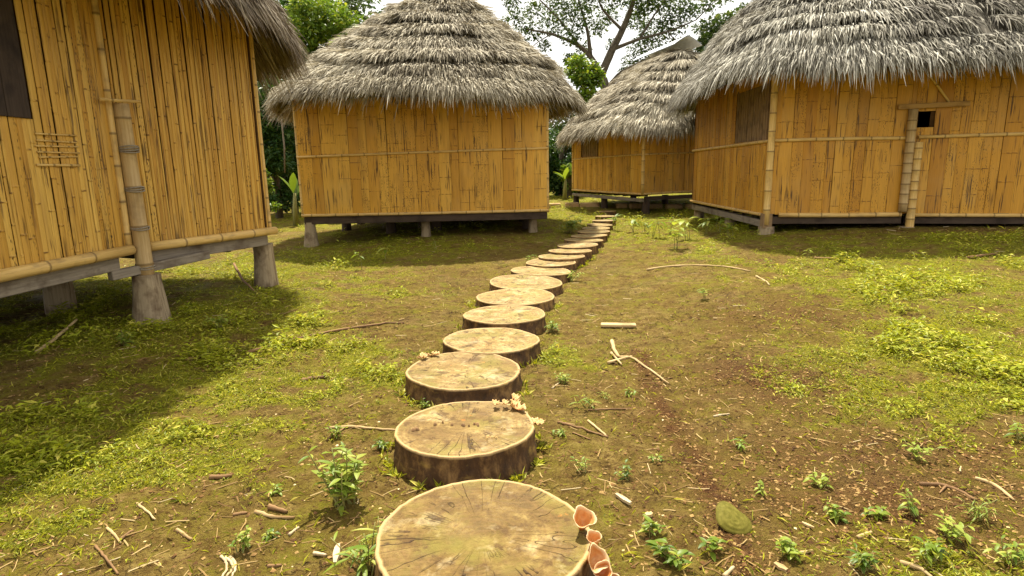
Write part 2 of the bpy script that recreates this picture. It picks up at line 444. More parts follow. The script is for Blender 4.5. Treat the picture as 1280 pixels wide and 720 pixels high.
# ------------------------------------------------------------------ hut pieces
def wall(root, p0, p1, z0, z1, width, mats, holes=(), node_gap=.33, node_str=.8, lean=.004, gap=.0035, proud=.006, name='wall', seed=0, groove=.012):
    """a wall of split bamboo strips between two plan points; outward normal is to the right of p0 -> p1"""
    R = np.random.default_rng(seed)
    p0 = np.array(p0, float); p1 = np.array(p1, float); d = p1 - p0; L = np.linalg.norm(d); d /= L
    nrm = np.array([d[1], -d[0]])
    mb = MB()
    s = 0.
    while s < L - .005:
        w = R.uniform(*width)
        if L - s - w < width[0] * .6: w = L - s
        r1, r2 = R.random(), R.random(); uid = R.random() * 60
        segs = [(z0 + R.uniform(-.012, .012), z1)]
        for (a, b, h0, h1) in holes:
            if s + w > a + .01 and s < b - .01:
                new = []
                for (q0, q1) in segs:
                    if h0 > q0: new.append((q0, min(h0, q1)))
                    if h1 < q1: new.append((max(h1, q0), q1))
                segs = new
        off = R.uniform(-proud, proud); ln = R.uniform(-lean, lean); ph = R.random() * node_gap
        for (q0, q1) in segs:
            if q1 - q0 < .02: continue
            zs = [q0, q1]; nd = [0, 0]
            x = z0 + ph
            while x < q1 - .03:
                xx = x + R.uniform(-.03, .03)
                if xx > q0 + .03 and R.random() < node_str:
                    for o, q in ((-.011, 0), (-.0035, 1), (.0035, 1), (.011, 0)): zs.append(xx + o); nd.append(q)
                x += node_gap * R.uniform(.75, 1.3)
            zs = np.array(zs); k = np.argsort(zs); zs = zs[k]; nd = np.array(nd, float)[k]
            nn = len(zs)
            sh = ln * (zs - z0) / max(z1 - z0, .1) * 3 + R.normal(0, .0012, nn)
            e_ = .08 if groove > .008 else .04
            prof = ((0, -groove), (e_, -.002), (.3, .002), (.7, .002), (1 - e_, -.002), (1, -groove))
            vv = np.zeros((nn, 6, 3)); uu = np.zeros((nn, 6, 3)); tt = np.zeros((nn, 6, 3))
            tilt = R.uniform(-.004, .004)
            for j, (a, o) in enumerate(prof):
                u = s + gap / 2 + a * (w - gap) + sh
                oo = off + o + tilt * a + nd * .003
                vv[:, j, 0] = p0[0] + d[0] * u + nrm[0] * oo
                vv[:, j, 1] = p0[1] + d[1] * u + nrm[1] * oo
                vv[:, j, 2] = zs
                uu[:, j, 0] = u; uu[:, j, 1] = zs; uu[:, j, 2] = uid
                tt[:, j, 0] = r1; tt[:, j, 1] = r2; tt[:, j, 2] = nd
            f = [(i * 6 + j, i * 6 + j + 1, i * 6 + j + 7, i * 6 + j + 6) for i in range(nn - 1) for j in range(5)]
            mb.add(vv.reshape(-1, 3), f, tint=tt.reshape(-1, 3), uv=uu.reshape(-1, 3))
        s += w
    # backing boards, split round the holes
    def back(a, b, h0, h1):
        if b - a < .01 or h1 - h0 < .01: return
        q = []
        for o in (-.03, -.05):
            for (u, z) in ((a, h0), (b, h0), (b, h1), (a, h1)): q.append((p0[0] + d[0] * u + nrm[0] * o, p0[1] + d[1] * u + nrm[1] * o, z))
        mb.add(q, [(0, 1, 2, 3), (7, 6, 5, 4), (0, 4, 5, 1), (1, 5, 6, 2), (2, 6, 7, 3), (3, 7, 4, 0)], mi=1)
    cur = 0.
    for (a, b, h0, h1) in sorted(holes):
        back(cur, a, z0 + .02, z1 - .01); back(a, b, z0 + .02, h0); back(a, b, h1, z1 - .01); cur = b
    back(cur, L, z0 + .02, z1 - .01)
    return mb.build(name, list(mats), root)

def along(p0, p1, s, off=0.):
    p0 = np.array(p0, float); p1 = np.array(p1, float); d = p1 - p0; d /= np.linalg.norm(d)
    n = np.array([d[1], -d[0]]); q = p0 + d * s + n * off
    return q, d, n

def slat_window(root, p0, p1, a, b, h0, h1, mat, nslat, depth=-.015):
    mb = MB(); w = (b - a) / nslat
    for i in range(nslat):
        q, d, n = along(p0, p1, a + (i + .5) * w, depth + random.uniform(-.004, .004))
        ax = np.array([[d[0], n[0], 0], [d[1], n[1], 0], [0, 0, 1]])
        mb.box((q[0], q[1], (h0 + h1) / 2), (w * .78, .018, h1 - h0), ax=ax, tint=(random.random(), .5, 0), uvid=random.random() * 30, bev=.003)
    win = mb.build('window', [mat, BACK], root)
    fr = MB()
    for s_ in (a - .012, b + .012):
        q, d, n = along(p0, p1, s_, .002); ax = np.array([[d[0], n[0], 0], [d[1], n[1], 0], [0, 0, 1]])
        fr.box((q[0], q[1], (h0 + h1) / 2), (.03, .045, h1 - h0 + .05), ax=ax)
    q, d, n = along(p0, p1, (a + b) / 2, -.055); ax = np.array([[d[0], n[0], 0], [d[1], n[1], 0], [0, 0, 1]])
    fr.box((q[0], q[1], (h0 + h1) / 2), (b - a + .04, .02, h1 - h0 + .04), ax=ax, mi=1)
    fr.build('frame', [SLAT, BACK], win)

def foot_post(root, x, y, ztop, r0, r1, seed=0, mat=None, name='foot_post'):
    R = random.Random(seed); zb = gzf(x, y) - .12
    mb = MB(); n = 12; H = ztop - zb
    ks = np.linspace(0, 1, 8); v = []; uv = []; seg = 16
    ph = R.random() * 6; lobes = [R.uniform(.6, 1.25) for _ in range(seg)]
    for t in ks:
        r = r1 + (r0 - r1) * (1 - t) ** 1.6
        for k in range(seg):
            th = 2 * PI * k / seg
            rr = r * (1 + .22 * (lobes[k] - .95) * (1 - t * .6)) * (1 + .03 * R.uniform(-1, 1))
            v.append((x + rr * math.cos(th), y + rr * math.sin(th), zb + H * t)); uv.append((th * .15, H * t, seed * 3.1))
    f = [(i * seg + k, i * seg + (k + 1) % seg, (i + 1) * seg + (k + 1) % seg, (i + 1) * seg + k) for i in range(7) for k in range(seg)]
    mb.add(v, f, uv=uv); mb.poly(v[-seg:], uv=None)
    return mb.build(name, mat or FOOT, root, smooth=True)

def roof(root, cx, cy, ax, ay, rot, ze, H, p, ridge, n_exp, mat, count, seed, course=.2, length=(.32, .55), width=(.018, .034), ridge_axis='y', front=None, hang=.36, apex_shift=(0, 0), fringe=.16, tz=0.):
    R = np.random.default_rng(seed)
    cr, sr = math.cos(rot), math.sin(rot)
    def plan(th):
        c, s = np.cos(th), np.sin(th)
        ex = ax * np.sign(c) * np.abs(c) ** (2 / n_exp); ey = ay * np.sign(s) * np.abs(s) ** (2 / n_exp)
        return ex, ey
    def S(th, t):
        ex, ey = plan(th)
        if ridge_axis == 'y': rx, ry = 0 * ex, np.clip(ey * .999, -ridge / 2, ridge / 2)
        else: rx, ry = np.clip(ex * .999, -ridge / 2, ridge / 2), 0 * ey
        rx = rx + apex_shift[0]; ry = ry + apex_shift[1]
        x = rx + (ex - rx) * t; y = ry + (ey - ry) * t
        t = np.maximum(t, 1e-4); z = ze + H * (1 - t ** p) + .05 * np.sin(3 * th + seed) * t + .03 * np.sin(7 * th) * t + tz * y
        return np.stack([cx + x * cr - y * sr, cy + x * sr + y * cr, z + 0 * x], -1)
    mb = MB()
    nth, ntt = 128, 22
    th = np.linspace(0, 2 * PI, nth, endpoint=False); tt = np.linspace(0, 1, ntt)
    TH, TT = np.meshgrid(th, tt)
    P = S(TH, TT); P[..., 2] -= .05
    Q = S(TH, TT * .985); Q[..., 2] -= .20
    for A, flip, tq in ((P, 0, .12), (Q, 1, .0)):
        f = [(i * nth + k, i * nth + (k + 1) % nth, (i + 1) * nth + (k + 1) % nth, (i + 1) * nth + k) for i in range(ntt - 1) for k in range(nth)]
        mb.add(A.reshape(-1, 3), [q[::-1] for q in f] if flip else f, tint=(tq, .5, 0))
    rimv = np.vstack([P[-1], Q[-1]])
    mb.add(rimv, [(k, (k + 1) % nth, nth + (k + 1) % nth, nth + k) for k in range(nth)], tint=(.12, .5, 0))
    # strands, laid in courses from the eave upward
    # area-weighted sampling
    gt = R.random(count * 9); gth = R.random(count * 9) * 2 * PI
    e = 1e-3
    dS_t = (S(gth, np.minimum(gt + e, 1)) - S(gth, gt - e)) / (2 * e); dS_th = (S(gth + e, gt) - S(gth - e, gt)) / (2 * e)
    area = np.linalg.norm(np.cross(dS_t, dS_th), axis=1)
    if front is not None:
        pos = S(gth, gt); side = (pos[:, 0] - cx) * front[0] + (pos[:, 1] - cy) * front[1]
        area = area * np.where(side > -.6, 1., .3)
    k = R.choice(count * 9, count, replace=False, p=area / area.sum())
    t = gt[k]; th_ = gth[k]
    slope_len = np.linalg.norm(dS_t[k], axis=1)
    # snap to wavy courses
    crs = course / slope_len
    wav = .75 * fbm(th_ * 1.6 + seed, t * 1.3 + 3, 3) + .22 * fbm(th_ * 9, t * 2 + 9, 2)
    row = np.floor(t / crs + wav * 1.5)
    inrow = (t / crs + wav * 1.5) - row
    inrow = np.clip(inrow, 0, 1); t = np.clip((row + .1 + .7 * inrow - wav * 1.5) * crs, 0, 1); stepn = .105 * inrow ** 1.2 * np.clip((.97 - t) / .1, 0, 1) * np.clip(t / .15, 0, 1) * np.clip(-.25 + 2.2 * fbm(th_ * 3, row * 1.7 + seed, 2), 0, 1.3)
    ne = int(count * fringe)                       # fringe
    t[:ne] = R.uniform(.93, 1.0, ne); inrow[:ne] = R.random(ne)
    ni = slice(ne, ne + int(count * .10)); t[ni] = R.uniform(.70, .93, ni.stop - ne)
    base = S(th_, t); stepn[:ne] = 0; stepn[ni] = 0; base[ni, 2] -= .20
    dt = (S(th_, np.minimum(t + .004, 1.0)) - S(th_, t - .004)); dt /= np.linalg.norm(dt, axis=1)[:, None]
    dth = S(th_ + .004, t) - S(th_ - .004, t); dth /= np.linalg.norm(dth, axis=1)[:, None] + 1e-9
    nr = np.cross(dth, dt); nr *= np.where(nr[:, 2] < 0, -1, 1)[:, None]
    nr[ni] *= -1
    ln = R.uniform(*length, count); wd = R.uniform(*width, count)
    ln[:ne] = R.uniform(.55, 1.25, ne) * hang
    lift = R.uniform(.015, .085, count) * (1 + .5 * R.random(count)) + .045 * (fbm(th_ * 5, t * 9, 3) - .4)
    swing = R.normal(0, .17, count)
    rloc = np.linalg.norm(dS_th[k], axis=1)
    nc = np.maximum(8, np.round(2 * PI * np.maximum(t, .08) * (ax + ay) / 2 / .13))
    cid = np.floor(th_ * nc / (2 * PI)); off = ((cid + .5) * 2 * PI / nc - th_) * rloc
    hsh = np.abs(np.sin(cid * 12.99 + row * 78.2) * 43758.5) % 1.0
    lift = lift * (.55 + .9 * hsh) + .03 * (hsh > .8) * inrow; ln = ln * (.8 + .4 * ((hsh * 7.3) % 1.0))
    swing = swing * .75 + .55 * np.clip(off / ln, -.6, .6) + .25 * (((hsh * 3.7) % 1.0) - .5)
    d = dt + dth * swing[:, None]; d /= np.linalg.norm(d, axis=1)[:, None]
    side = np.cross(d, nr)
    tw = R.normal(0, .6, count); side = side * np.cos(tw)[:, None] + nr * np.sin(tw)[:, None]
    down = np.zeros((count, 3)); down[:, 2] = -1
    dr = np.clip((t - .8) / .2, 0, 1) * R.uniform(.0, .55, count) + R.uniform(0, .06, count)
    segs = [0, .35, .7, 1.0]; wf = [.7, 1.0, .8, .12]
    lf = [0.02, .55, .95, 1.0]
    vv = np.zeros((count, 4, 2, 3))
    for j in range(4):
        c = base + d * (ln * segs[j])[:, None] + nr * (stepn + lift * lf[j] + .004)[:, None] + down * (dr * ln * segs[j] ** 2)[:, None]
        if j == 3: c = c + nr * R.normal(0, .022, count)[:, None]
        vv[:, j, 0] = c - side * (wd * wf[j] / 2)[:, None]; vv[:, j, 1] = c + side * (wd * wf[j] / 2)[:, None]
    idx = np.arange(count)[:, None] * 8
    f = np.vstack([np.hstack([idx + 2 * j, idx + 2 * j + 1, idx + 2 * j + 3, idx + 2 * j + 2]) for j in range(3)])
    patch = fbm(th_ * 3 + 5, t * 6, 3)
    tr = np.clip(R.beta(2.2, 2.4, count) + .6 * (patch - .5) + .22 * (hsh - .5), 0, 1)
    tn = np.zeros((count, 4, 2, 3)); tn[..., 0] = tr[:, None, None]; tn[..., 1] = R.random(count)[:, None, None]
    tn[:, 0, :, 0] *= .7
    uu = np.zeros((count, 4, 2, 3)); uu[:, :, 0, 0] = 0; uu[:, :, 1, 0] = wd[:, None]; uu[..., 1] = np.array(segs)[None, :, None] * ln[:, None, None]; uu[..., 2] = (R.random(count) * 90)[:, None, None]
    uu[..., 0] += (R.random(count) * 50)[:, None, None]
    mb.add(vv.reshape(-1, 3), f, tint=tn.reshape(-1, 3), uv=uu.reshape(-1, 3))
    ob = mb.build('roof', mat, root)
    ob['label'] = 'shaggy grey palm thatch roof'
    return S

def beam_part(root, name, p0, p1, w, h, mat):
    return MB().beam(p0, p1, w, h, tint=(random.random(), .5, 0)).build(name, mat, root)
def pole_part(root, name, p0, p1, r, mat=None, gap=.34, bend=.01, taper=1.):
    return MB().bamboo(p0, p1, r, gap=gap, bend=bend, taper=taper, tint=(random.random(), .5, 0)).build(name, mat or POLE, root, smooth=True)
def P3(q, z): return (q[0], q[1], z)

# ================================================================== LEFT HUT
K = np.array([-3.65, 5.80]); Ecor = np.array([-2.98, 7.36]); A0 = np.array([-3.86, 2.2]); Fc = np.array([-7.3, 8.3]); Gc = np.array([-8.0, 2.3])
hl = thing('bamboo_hut', 'tall yellow bamboo hut at the left edge with a dark shuttered opening', 'hut', (-5.6, 5.3, gzf(-5.6, 5.3)))
zb, zt = .84, 3.75
La = np.linalg.norm(K - A0)
sA = lambda y: (y - A0[1]) / (K[1] - A0[1]) * La
hole = (sA(3.75), sA(4.80), 1.95, 3.3)
wall(hl, A0, K, zb, zt, (.03, .085), (BW_left, BACK), holes=[hole], node_gap=.42, seed=11, lean=.006, proud=.004, gap=.0025, groove=.007)
wall(hl, K, Ecor, zb, zt, (.016, .045), (BW_left, BACK), node_gap=.5, node_str=.5, seed=12, lean=.005, proud=.003, gap=.002, groove=.006)
wall(hl, Ecor, Fc, zb, zt, (.05, .12), (BW_left, BACK), seed=13)
wall(hl, Fc, Gc, zb, zt, (.08, .2), (BW_left, BACK), seed=14)
wall(hl, Gc, A0, zb, zt, (.08, .2), (BW_left, BACK), seed=15)
# dark board shutter in the opening
sh = MB(); nb = 5; wv = (hole[1] - hole[0]) / nb
for i in range(nb):
    q, d, n = along(A0, K, hole[0] + (i + .5) * wv, .012 + random.uniform(-.004, .004)); axm = np.array([[d[0], n[0], 0], [d[1], n[1], 0], [0, 0, 1]])
    sh.box((q[0], q[1], (hole[2] + hole[3]) / 2), (wv - .006, .025, hole[3] - hole[2]), ax=axm, tint=(random.random(), .5, 0), uvid=i * 7.)
tag(sh.build('shutter', WINDOW, hl), 'dark brown plank shutter')
# strips nailed under the opening
st = MB()
for k_, z_ in enumerate((1.60, 1.66, 1.70, 1.745, 1.79, 1.84)):
    a_ = along(A0, K, sA(4.78) + random.uniform(0, .04), .012)[0]; b_ = along(A0, K, sA(5.26) + random.uniform(-.05, .03), .012)[0]
    st.bamboo(P3(a_, z_), P3(b_, z_ + random.uniform(-.015, .015)), .007 if k_ else .011, seg=6, gap=.2)
st.build('nailed_strip', POLE, hl, smooth=True)
def hl_pole(name, a, b, off, z, r, s0=0., s1=0.):
    q0, d, n = along(a, b, s0, off); q1, _, _ = along(a, b, np.linalg.norm(np.array(b) - np.array(a)) + s1, off)
    return pole_part(hl, name, P3(q0, z), P3(q1, z), r, gap=.5)
hl_pole('sill_pole', A0, K, .045, .815, .048, 0, -.14)
hl_pole('sill_pole', K, Ecor, .045, .815, .046, .10, .06)
for (a, b, s0, s1) in ((A0, K, -.1, -.25), (K, Ecor, .05, -.02)):
    q0, d, n = along(a, b, s0, -.05); q1, _, _ = along(a, b, np.linalg.norm(b - a) + s1, -.05)
    beam_part(hl, 'floor_beam', P3(q0, .705), P3(q1, .705), .09, .13, GREYWOOD)
q0, d, n = along(K, Ecor, -.35, .085); q1, _, _ = along(K, Ecor, .72, .085)
beam_part(hl, 'cross_beam', P3(q0, .60), P3(q1, .655), .075, .085, GREYWOOD)
for s_ in (.5, 1.2):
    q0, d, n = along(K, Ecor, s_, -.14); beam_part(hl, 'joist', P3(q0, .66), P3(q0 - n * 2.6, .66), .07, .10, DARKWOOD)
fl = MB(); pts = [A0, K, Ecor, Fc, Gc]; ctr = np.mean(pts, 0)
inner = [ctr + (p - ctr) * .965 for p in pts]
fl.poly([P3(p, .80) for p in inner]); fl.poly([P3(p, .77) for p in inner[::-1]])
for i in range(5):
    a_, b_ = inner[i], inner[(i + 1) % 5]; fl.add([P3(a_, .77), P3(b_, .77), P3(b_, .80), P3(a_, .80)], [(0, 1, 2, 3)])
fl.build('floor', DARKWOOD, hl)
pk, d, n = along(K, Ecor, 0, .07); pk = K + np.array([.085, -.045])
pole_part(hl, 'corner_pole', P3(pk + np.array([.0, .0]), .50), P3(pk + np.array([-.02, .0]), 2.16), .075, POLEG, gap=.36, bend=.012, taper=.88)
ROPE = mat_plain('old_rope', (.20, .17, .13), (.34, .29, .22), 60)
for z_, kk in ((1.72, 4), (1.36, 3), (1.00, 2), (.62, 2)):
    tie = MB()
    for i in range(kk): tie.tube([P3(pk + .082 * np.array([math.cos(a), math.sin(a)]), z_ + .018 * i + .006 * math.sin(a * 2 + i)) for a in np.linspace(0, 2 * PI, 14)], .006, 5)
    tie.build('rope_tie', ROPE, hl)
q0, d, n = along(A0, K, La - .28, .05); q1 = K + np.array([.19, .05])
pole_part(hl, 'peg', P3(q0, 2.175), P3(q1, 2.185), .014)
q0, d, n = along(A0, K, La - .19, .01)
pole_part(hl, 'corner_post', P3(along(A0, K, La - .12, .01)[0], .83), P3(along(A0, K, La - .12, .01)[0], 3.6), .032, POLE)
pole_part(hl, 'corner_post', P3(Ecor + np.array([.01, .02]), .80), P3(Ecor + np.array([.0, .02]), 3.5), .022, POLE)
foot_post(hl, pk[0], pk[1], .56, .19, .125, 1)
foot_post(hl, -3.12, 7.48, .64, .16, .12, 2)
foot_post(hl, -4.85, 6.28, .66, .15, .125, 3)
for i, (x_, y_) in enumerate(((-6.9, 8.1), (-7.6, 5.2), (-3.95, 2.6), (-7.7, 2.6), (-5.3, 4.0), (-6.3, 6.6))): foot_post(hl, x_, y_, .66, .16, .12, 20 + i)
roof(hl, -5.70, 5.75, 3.0, 3.35, -.10, 3.36, 2.88, 1.36, 1.75, 3.0, TH_B, 50000, 1, course=.4, length=(.35, .6), width=(.012, .024), front=(1, .3), hang=.44, fringe=.3, tz=-.06)

# ================================================================== MIDDLE HUT
ML = np.array([-4.02, 11.62]); MRc = np.array([.74, 11.92]); MB2 = np.array([.55, 16.9]); MB1 = np.array([-4.3, 16.6])
hm = thing('bamboo_hut', 'square golden bamboo hut with a domed thatch roof facing the stepping path', 'hut', (-1.7, 14.2, gzf(-1.7, 14.2)))
zb, zt = .70, 2.88
wall(hm, ML, MRc, zb, zt, (.12, .30), (BW_mid, BACK), node_gap=.3, node_str=.6, seed=21, lean=.003, proud=.0025, groove=.006, gap=.0016)
wall(hm, MRc, MB2, zb, zt, (.15, .30), (BW_mid, BACK), seed=22)
wall(hm, MB2, MB1, zb, zt, (.2, .30), (BW_mid, BACK), seed=23)
wall(hm, MB1, ML, zb, zt, (.15, .30), (BW_mid, BACK), seed=24)
Lm = np.linalg.norm(MRc - ML)
def hm_pole(name, z, z2, r, off=.02):
    q0, d, n = along(ML, MRc, -.02, off); q1, _, _ = along(ML, MRc, Lm + .01, off)
    return pole_part(hm, name, P3(q0, z), P3(q1, z2), r, gap=.45)
hm_pole('rail', 1.80, 1.90, .022); hm_pole('sill_pole', .70, .70, .028, .018)
q0, d, n = along(ML, MRc, .02, -.06); q1, _, _ = along(ML, MRc, Lm - .02, -.06)
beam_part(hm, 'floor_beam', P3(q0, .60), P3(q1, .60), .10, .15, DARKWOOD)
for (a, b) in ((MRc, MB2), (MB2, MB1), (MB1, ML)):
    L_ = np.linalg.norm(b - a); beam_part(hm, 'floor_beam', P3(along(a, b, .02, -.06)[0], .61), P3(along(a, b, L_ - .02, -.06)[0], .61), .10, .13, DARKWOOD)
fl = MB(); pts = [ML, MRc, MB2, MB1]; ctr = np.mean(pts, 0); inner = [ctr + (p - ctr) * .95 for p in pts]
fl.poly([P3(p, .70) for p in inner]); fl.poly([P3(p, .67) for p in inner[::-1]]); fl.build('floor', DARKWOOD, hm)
for c_ in (ML, MRc): pole_part(hm, 'corner_post', P3(c_ + np.array([0, .02]), .66), P3(c_ + np.array([0, .02]), 2.84), .03)
foot_post(hm, -3.93, 11.72, .56, .175, .10, 4); foot_post(hm, -1.72, 12.1, .54, .11, .085, 60); foot_post(hm, .45, 12.3, .54, .11, .085, 61)
for i, (x_, y_) in enumerate(((-2.6, 13.0), (-1.6, 12.9), (.35, 12.9), (-3.9, 14.2), (.3, 14.4), (-1.8, 15), (-4.1, 16.4), (.3, 16.6), (-2, 13.6))): foot_post(hm, x_, y_, .56, .12, .10, 30 + i, DARKWOOD)  # recessed posts coloured dark for the shade under the floor
roof(hm, -1.68, 13.95, 3.05, 3.3, 0, 2.94, 2.24, 1.2, .6, 2.5, TH_A, 120000, 2, course=.5, front=(0, -1), apex_shift=(.28, 0), width=(.010, .021), length=(.22, .44), hang=.25)

# ================================================================== RIGHT HUT
RC = np.array([4.37, 10.22]); RL = np.array([4.42, 14.7]); RPc = np.array([6.48, 9.87]); RR = np.array([9.3, 9.15]); RB = np.array([9.9, 13.9])
hr = thing('bamboo_hut', 'wide bamboo hut at the right edge under a low overhanging thatch roof', 'hut', (7, 12.2, gzf(7, 12.2)))
zb, zt = .68, 3.1
Ll = np.linalg.norm(RC - RL); Lf = np.linalg.norm(RPc - RC)
wh = (Ll - 1.62, Ll - .22, 1.93, 2.85)
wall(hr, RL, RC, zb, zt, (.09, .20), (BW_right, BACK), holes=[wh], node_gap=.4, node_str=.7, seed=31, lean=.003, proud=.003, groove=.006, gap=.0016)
slat_window(hr, RL, RC, *wh, SLAT, 12)
vh = (.06, .23, 2.05, 2.30)
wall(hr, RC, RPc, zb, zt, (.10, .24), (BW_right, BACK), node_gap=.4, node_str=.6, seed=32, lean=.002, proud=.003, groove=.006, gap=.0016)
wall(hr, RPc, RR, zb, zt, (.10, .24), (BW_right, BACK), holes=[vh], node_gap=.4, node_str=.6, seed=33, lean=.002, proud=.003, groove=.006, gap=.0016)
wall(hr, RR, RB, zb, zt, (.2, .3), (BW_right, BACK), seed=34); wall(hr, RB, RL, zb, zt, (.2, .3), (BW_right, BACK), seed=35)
def hr_pole(name, a, b, z0, z1, r, off=.02, s0=0., s1=0., mat=None):
    q0, d, n = along(a, b, s0, off); q1, _, _ = along(a, b, np.linalg.norm(b - a) + s1, off)
    return pole_part(hr, name, P3(q0, z0), P3(q1, z1), r, mat, gap=.42)
hr_pole('rail', RL, RC, 1.87, 1.90, .028, s1=.03); hr_pole('rail', RC, RPc, 1.90, 1.89, .028, s0=-.02, s1=-.10); hr_pole('rail', RPc, RR, 1.90, 1.90, .028, s0=.08)
hr_pole('sill_pole', RL, RC, .68, .66, .03, s1=-.02); hr_pole('sill_pole', RC, RPc, .67, .67, .038, .03, .18, -.06); hr_pole('sill_pole', RPc, RR, .66, .66, .03, .03, .12)
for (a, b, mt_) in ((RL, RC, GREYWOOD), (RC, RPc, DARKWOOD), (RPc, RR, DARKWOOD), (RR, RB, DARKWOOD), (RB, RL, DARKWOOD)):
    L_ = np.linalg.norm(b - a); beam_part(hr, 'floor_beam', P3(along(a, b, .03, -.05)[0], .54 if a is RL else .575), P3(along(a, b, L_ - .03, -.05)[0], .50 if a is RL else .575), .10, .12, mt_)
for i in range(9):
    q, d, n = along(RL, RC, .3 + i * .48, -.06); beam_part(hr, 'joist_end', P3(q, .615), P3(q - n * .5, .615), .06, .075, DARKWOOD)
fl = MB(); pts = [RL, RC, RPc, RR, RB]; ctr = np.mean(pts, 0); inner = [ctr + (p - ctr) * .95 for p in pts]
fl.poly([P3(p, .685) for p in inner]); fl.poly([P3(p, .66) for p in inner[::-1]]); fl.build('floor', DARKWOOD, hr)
pole_part(hr, 'corner_post', P3(RC + np.array([-.02, -.02]), .50), P3(RC + np.array([-.02, -.02]), 3.05), .055)
MB().box((RC[0] + .0, RC[1] + .02, .57), (.15, .15, .24), tint=(.5, .5, 0)).build('corner_block', SLAT, hr)
foot_post(hr, RC[0] + .03, RC[1] + .06, .47, .15, .13, 5)
pm, d, n = along(RC, RPc, Lf - .01, .06)
pole_part(hr, 'middle_post', P3(pm + d * -.045, .72), P3(pm + d * -.045, 2.33), .065, POLEG, gap=.16)
pole_part(hr, 'middle_post', P3(pm + d * .085, .40), P3(pm + d * .085, 1.82), .062, POLE, gap=.16)
q0, _, _ = along(RC, RPc, Lf - .28, .05); q1, _, _ = along(RPc, RR, .72, .05)
MB().beam(P3(q0, 2.37), P3(q1, 2.39), .05, .075).build('lintel', mat_wood('amber_plank', (.33, .19, .06), (.44, .26, .09), (.2, .11, .035)), hr)
q0, _, _ = along(RPc, RR, .06, .02); q1, _, _ = along(RPc, RR, .45, .02)
pole_part(hr, 'brace', P3(q0, 2.92), P3(q1, 2.42), .018)
foot_post(hr, pm[0] + .07, pm[1] + .03, .47, .13, .11, 6)
for i, (x_, y_) in enumerate(((4.55, 12.4), (4.55, 14.5), (8.9, 9.5), (7.0, 12), (9.5, 13.6), (5.8, 12.5))): foot_post(hr, x_, y_, .5, .14, .11, 40 + i)
roof(hr, 7.28, 12.38, 3.6, 3.55, -.12, 3.08, 2.35, 1.54, 1.75, 3.7, TH_C, 115000, 3, course=.44, length=(.24, .48), width=(.011, .023), ridge_axis='x', front=(-.5, -1), hang=.36)

# ================================================================== FAR HUT
H4L = np.array([2.12, 20.5]); H4C = np.array([3.58, 16.35]); H4R = np.array([7.0, 17.5]); H4B = np.array([5.5, 21.6])
hf = thing('bamboo_hut', 'farthest bamboo hut behind the others, with a metal ridge cap on its thatch', 'hut', (5, 19.2, gzf(5, 19.2)))
zb, zt = .80, 2.72
L4 = np.linalg.norm(H4C - H4L); w4 = (.75, 1.75, 1.86, 2.55)
wall(hf, H4L, H4C, zb, zt, (.10, .22), (BW_mid, BACK), holes=[w4], node_gap=.4, node_str=.5, seed=41, groove=.006, gap=.002)
slat_window(hf, H4L, H4C, *w4, SLAT, 8)
wall(hf, H4C, H4R, zb, zt, (.10, .22), (BW_mid, BACK), node_gap=.4, node_str=.5, seed=42, groove=.006, gap=.002)
wall(hf, H4R, H4B, zb, zt, (.2, .3), (BW_mid, BACK), seed=43); wall(hf, H4B, H4L, zb, zt, (.2, .3), (BW_mid, BACK), seed=44)
def hf_pole(name, a, b, z0, z1, r, off=.02):
    q0, d, n = along(a, b, 0, off); q1, _, _ = along(a, b, np.linalg.norm(b - a), off); return pole_part(hf, name, P3(q0, z0), P3(q1, z1), r)
hf_pole('rail', H4L, H4C, 1.80, 1.84, .022); hf_pole('rail', H4C, H4R, 1.84, 1.92, .022); hf_pole('sill_pole', H4L, H4C, .80, .79, .03); hf_pole('sill_pole', H4C, H4R, .79, .86, .03)
q0, d, n = along(H4L, H4C, -.03, -.03); q1, _, _ = along(H4L, H4C, L4 - .03, -.03)
beam_part(hf, 'floor_beam', P3(q0, .64), P3(q1, .62), .1, .09, GREYWOOD)
q0, d, n = along(H4C, H4R, .1, -.05); q1, _, _ = along(H4C, H4R, 3.3, -.05)
beam_part(hf, 'floor_beam', P3(q0, .67), P3(q1, .7), .1, .1, DARKWOOD)
for i in range(8):
    q, d, n = along(H4L, H4C, .25 + i * .5, -.06); beam_part(hf, 'joist_end', P3(q, .735), P3(q - n * .5, .735), .07, .08, DARKWOOD)
fl = MB(); pts = [H4L, H4C, H4R, H4B]; ctr = np.mean(pts, 0); inner = [ctr + (p - ctr) * .95 for p in pts]
fl.poly([P3(p, .80) for p in inner]); fl.poly([P3(p, .775) for p in inner[::-1]]); fl.build('floor', DARKWOOD, hf)
pole_part(hf, 'corner_post', P3(H4C, .76), P3(H4C, 2.68), .045); pole_part(hf, 'corner_post', P3(H4L, .76), P3(H4L, 2.68), .035)
for i, (x_, y_) in enumerate((H4L + np.array([.12, .05]), H4C + np.array([.12, .12]), (2.9, 18.6), (5.5, 17.2), (5, 19.5), (4.2, 20.6))): foot_post(hf, x_, y_, .62, .12, .10, 50 + i, DARKWOOD)
r4 = math.atan2(4.15, -1.46) - PI / 2
S4 = roof(hf, 4.52, 19.17, 2.5, 3.1, .24, 2.64, 2.15, 1.25, 2.2, 2.8, TH_A, 60000, 4, course=.5, length=(.26, .46), width=(.012, .025), front=(-.6, -1), apex_shift=(.25, 0))
cap = MB(); dy = np.array([-math.sin(.24), math.cos(.24)]); dx = np.array([math.cos(.24), math.sin(.24)])
c0 = np.array([4.52, 19.17]) + dx * .25; prof = [(a, .13 - .24 * abs(a / .44) ** 1.3) for a in np.linspace(-.44, .44, 11)]
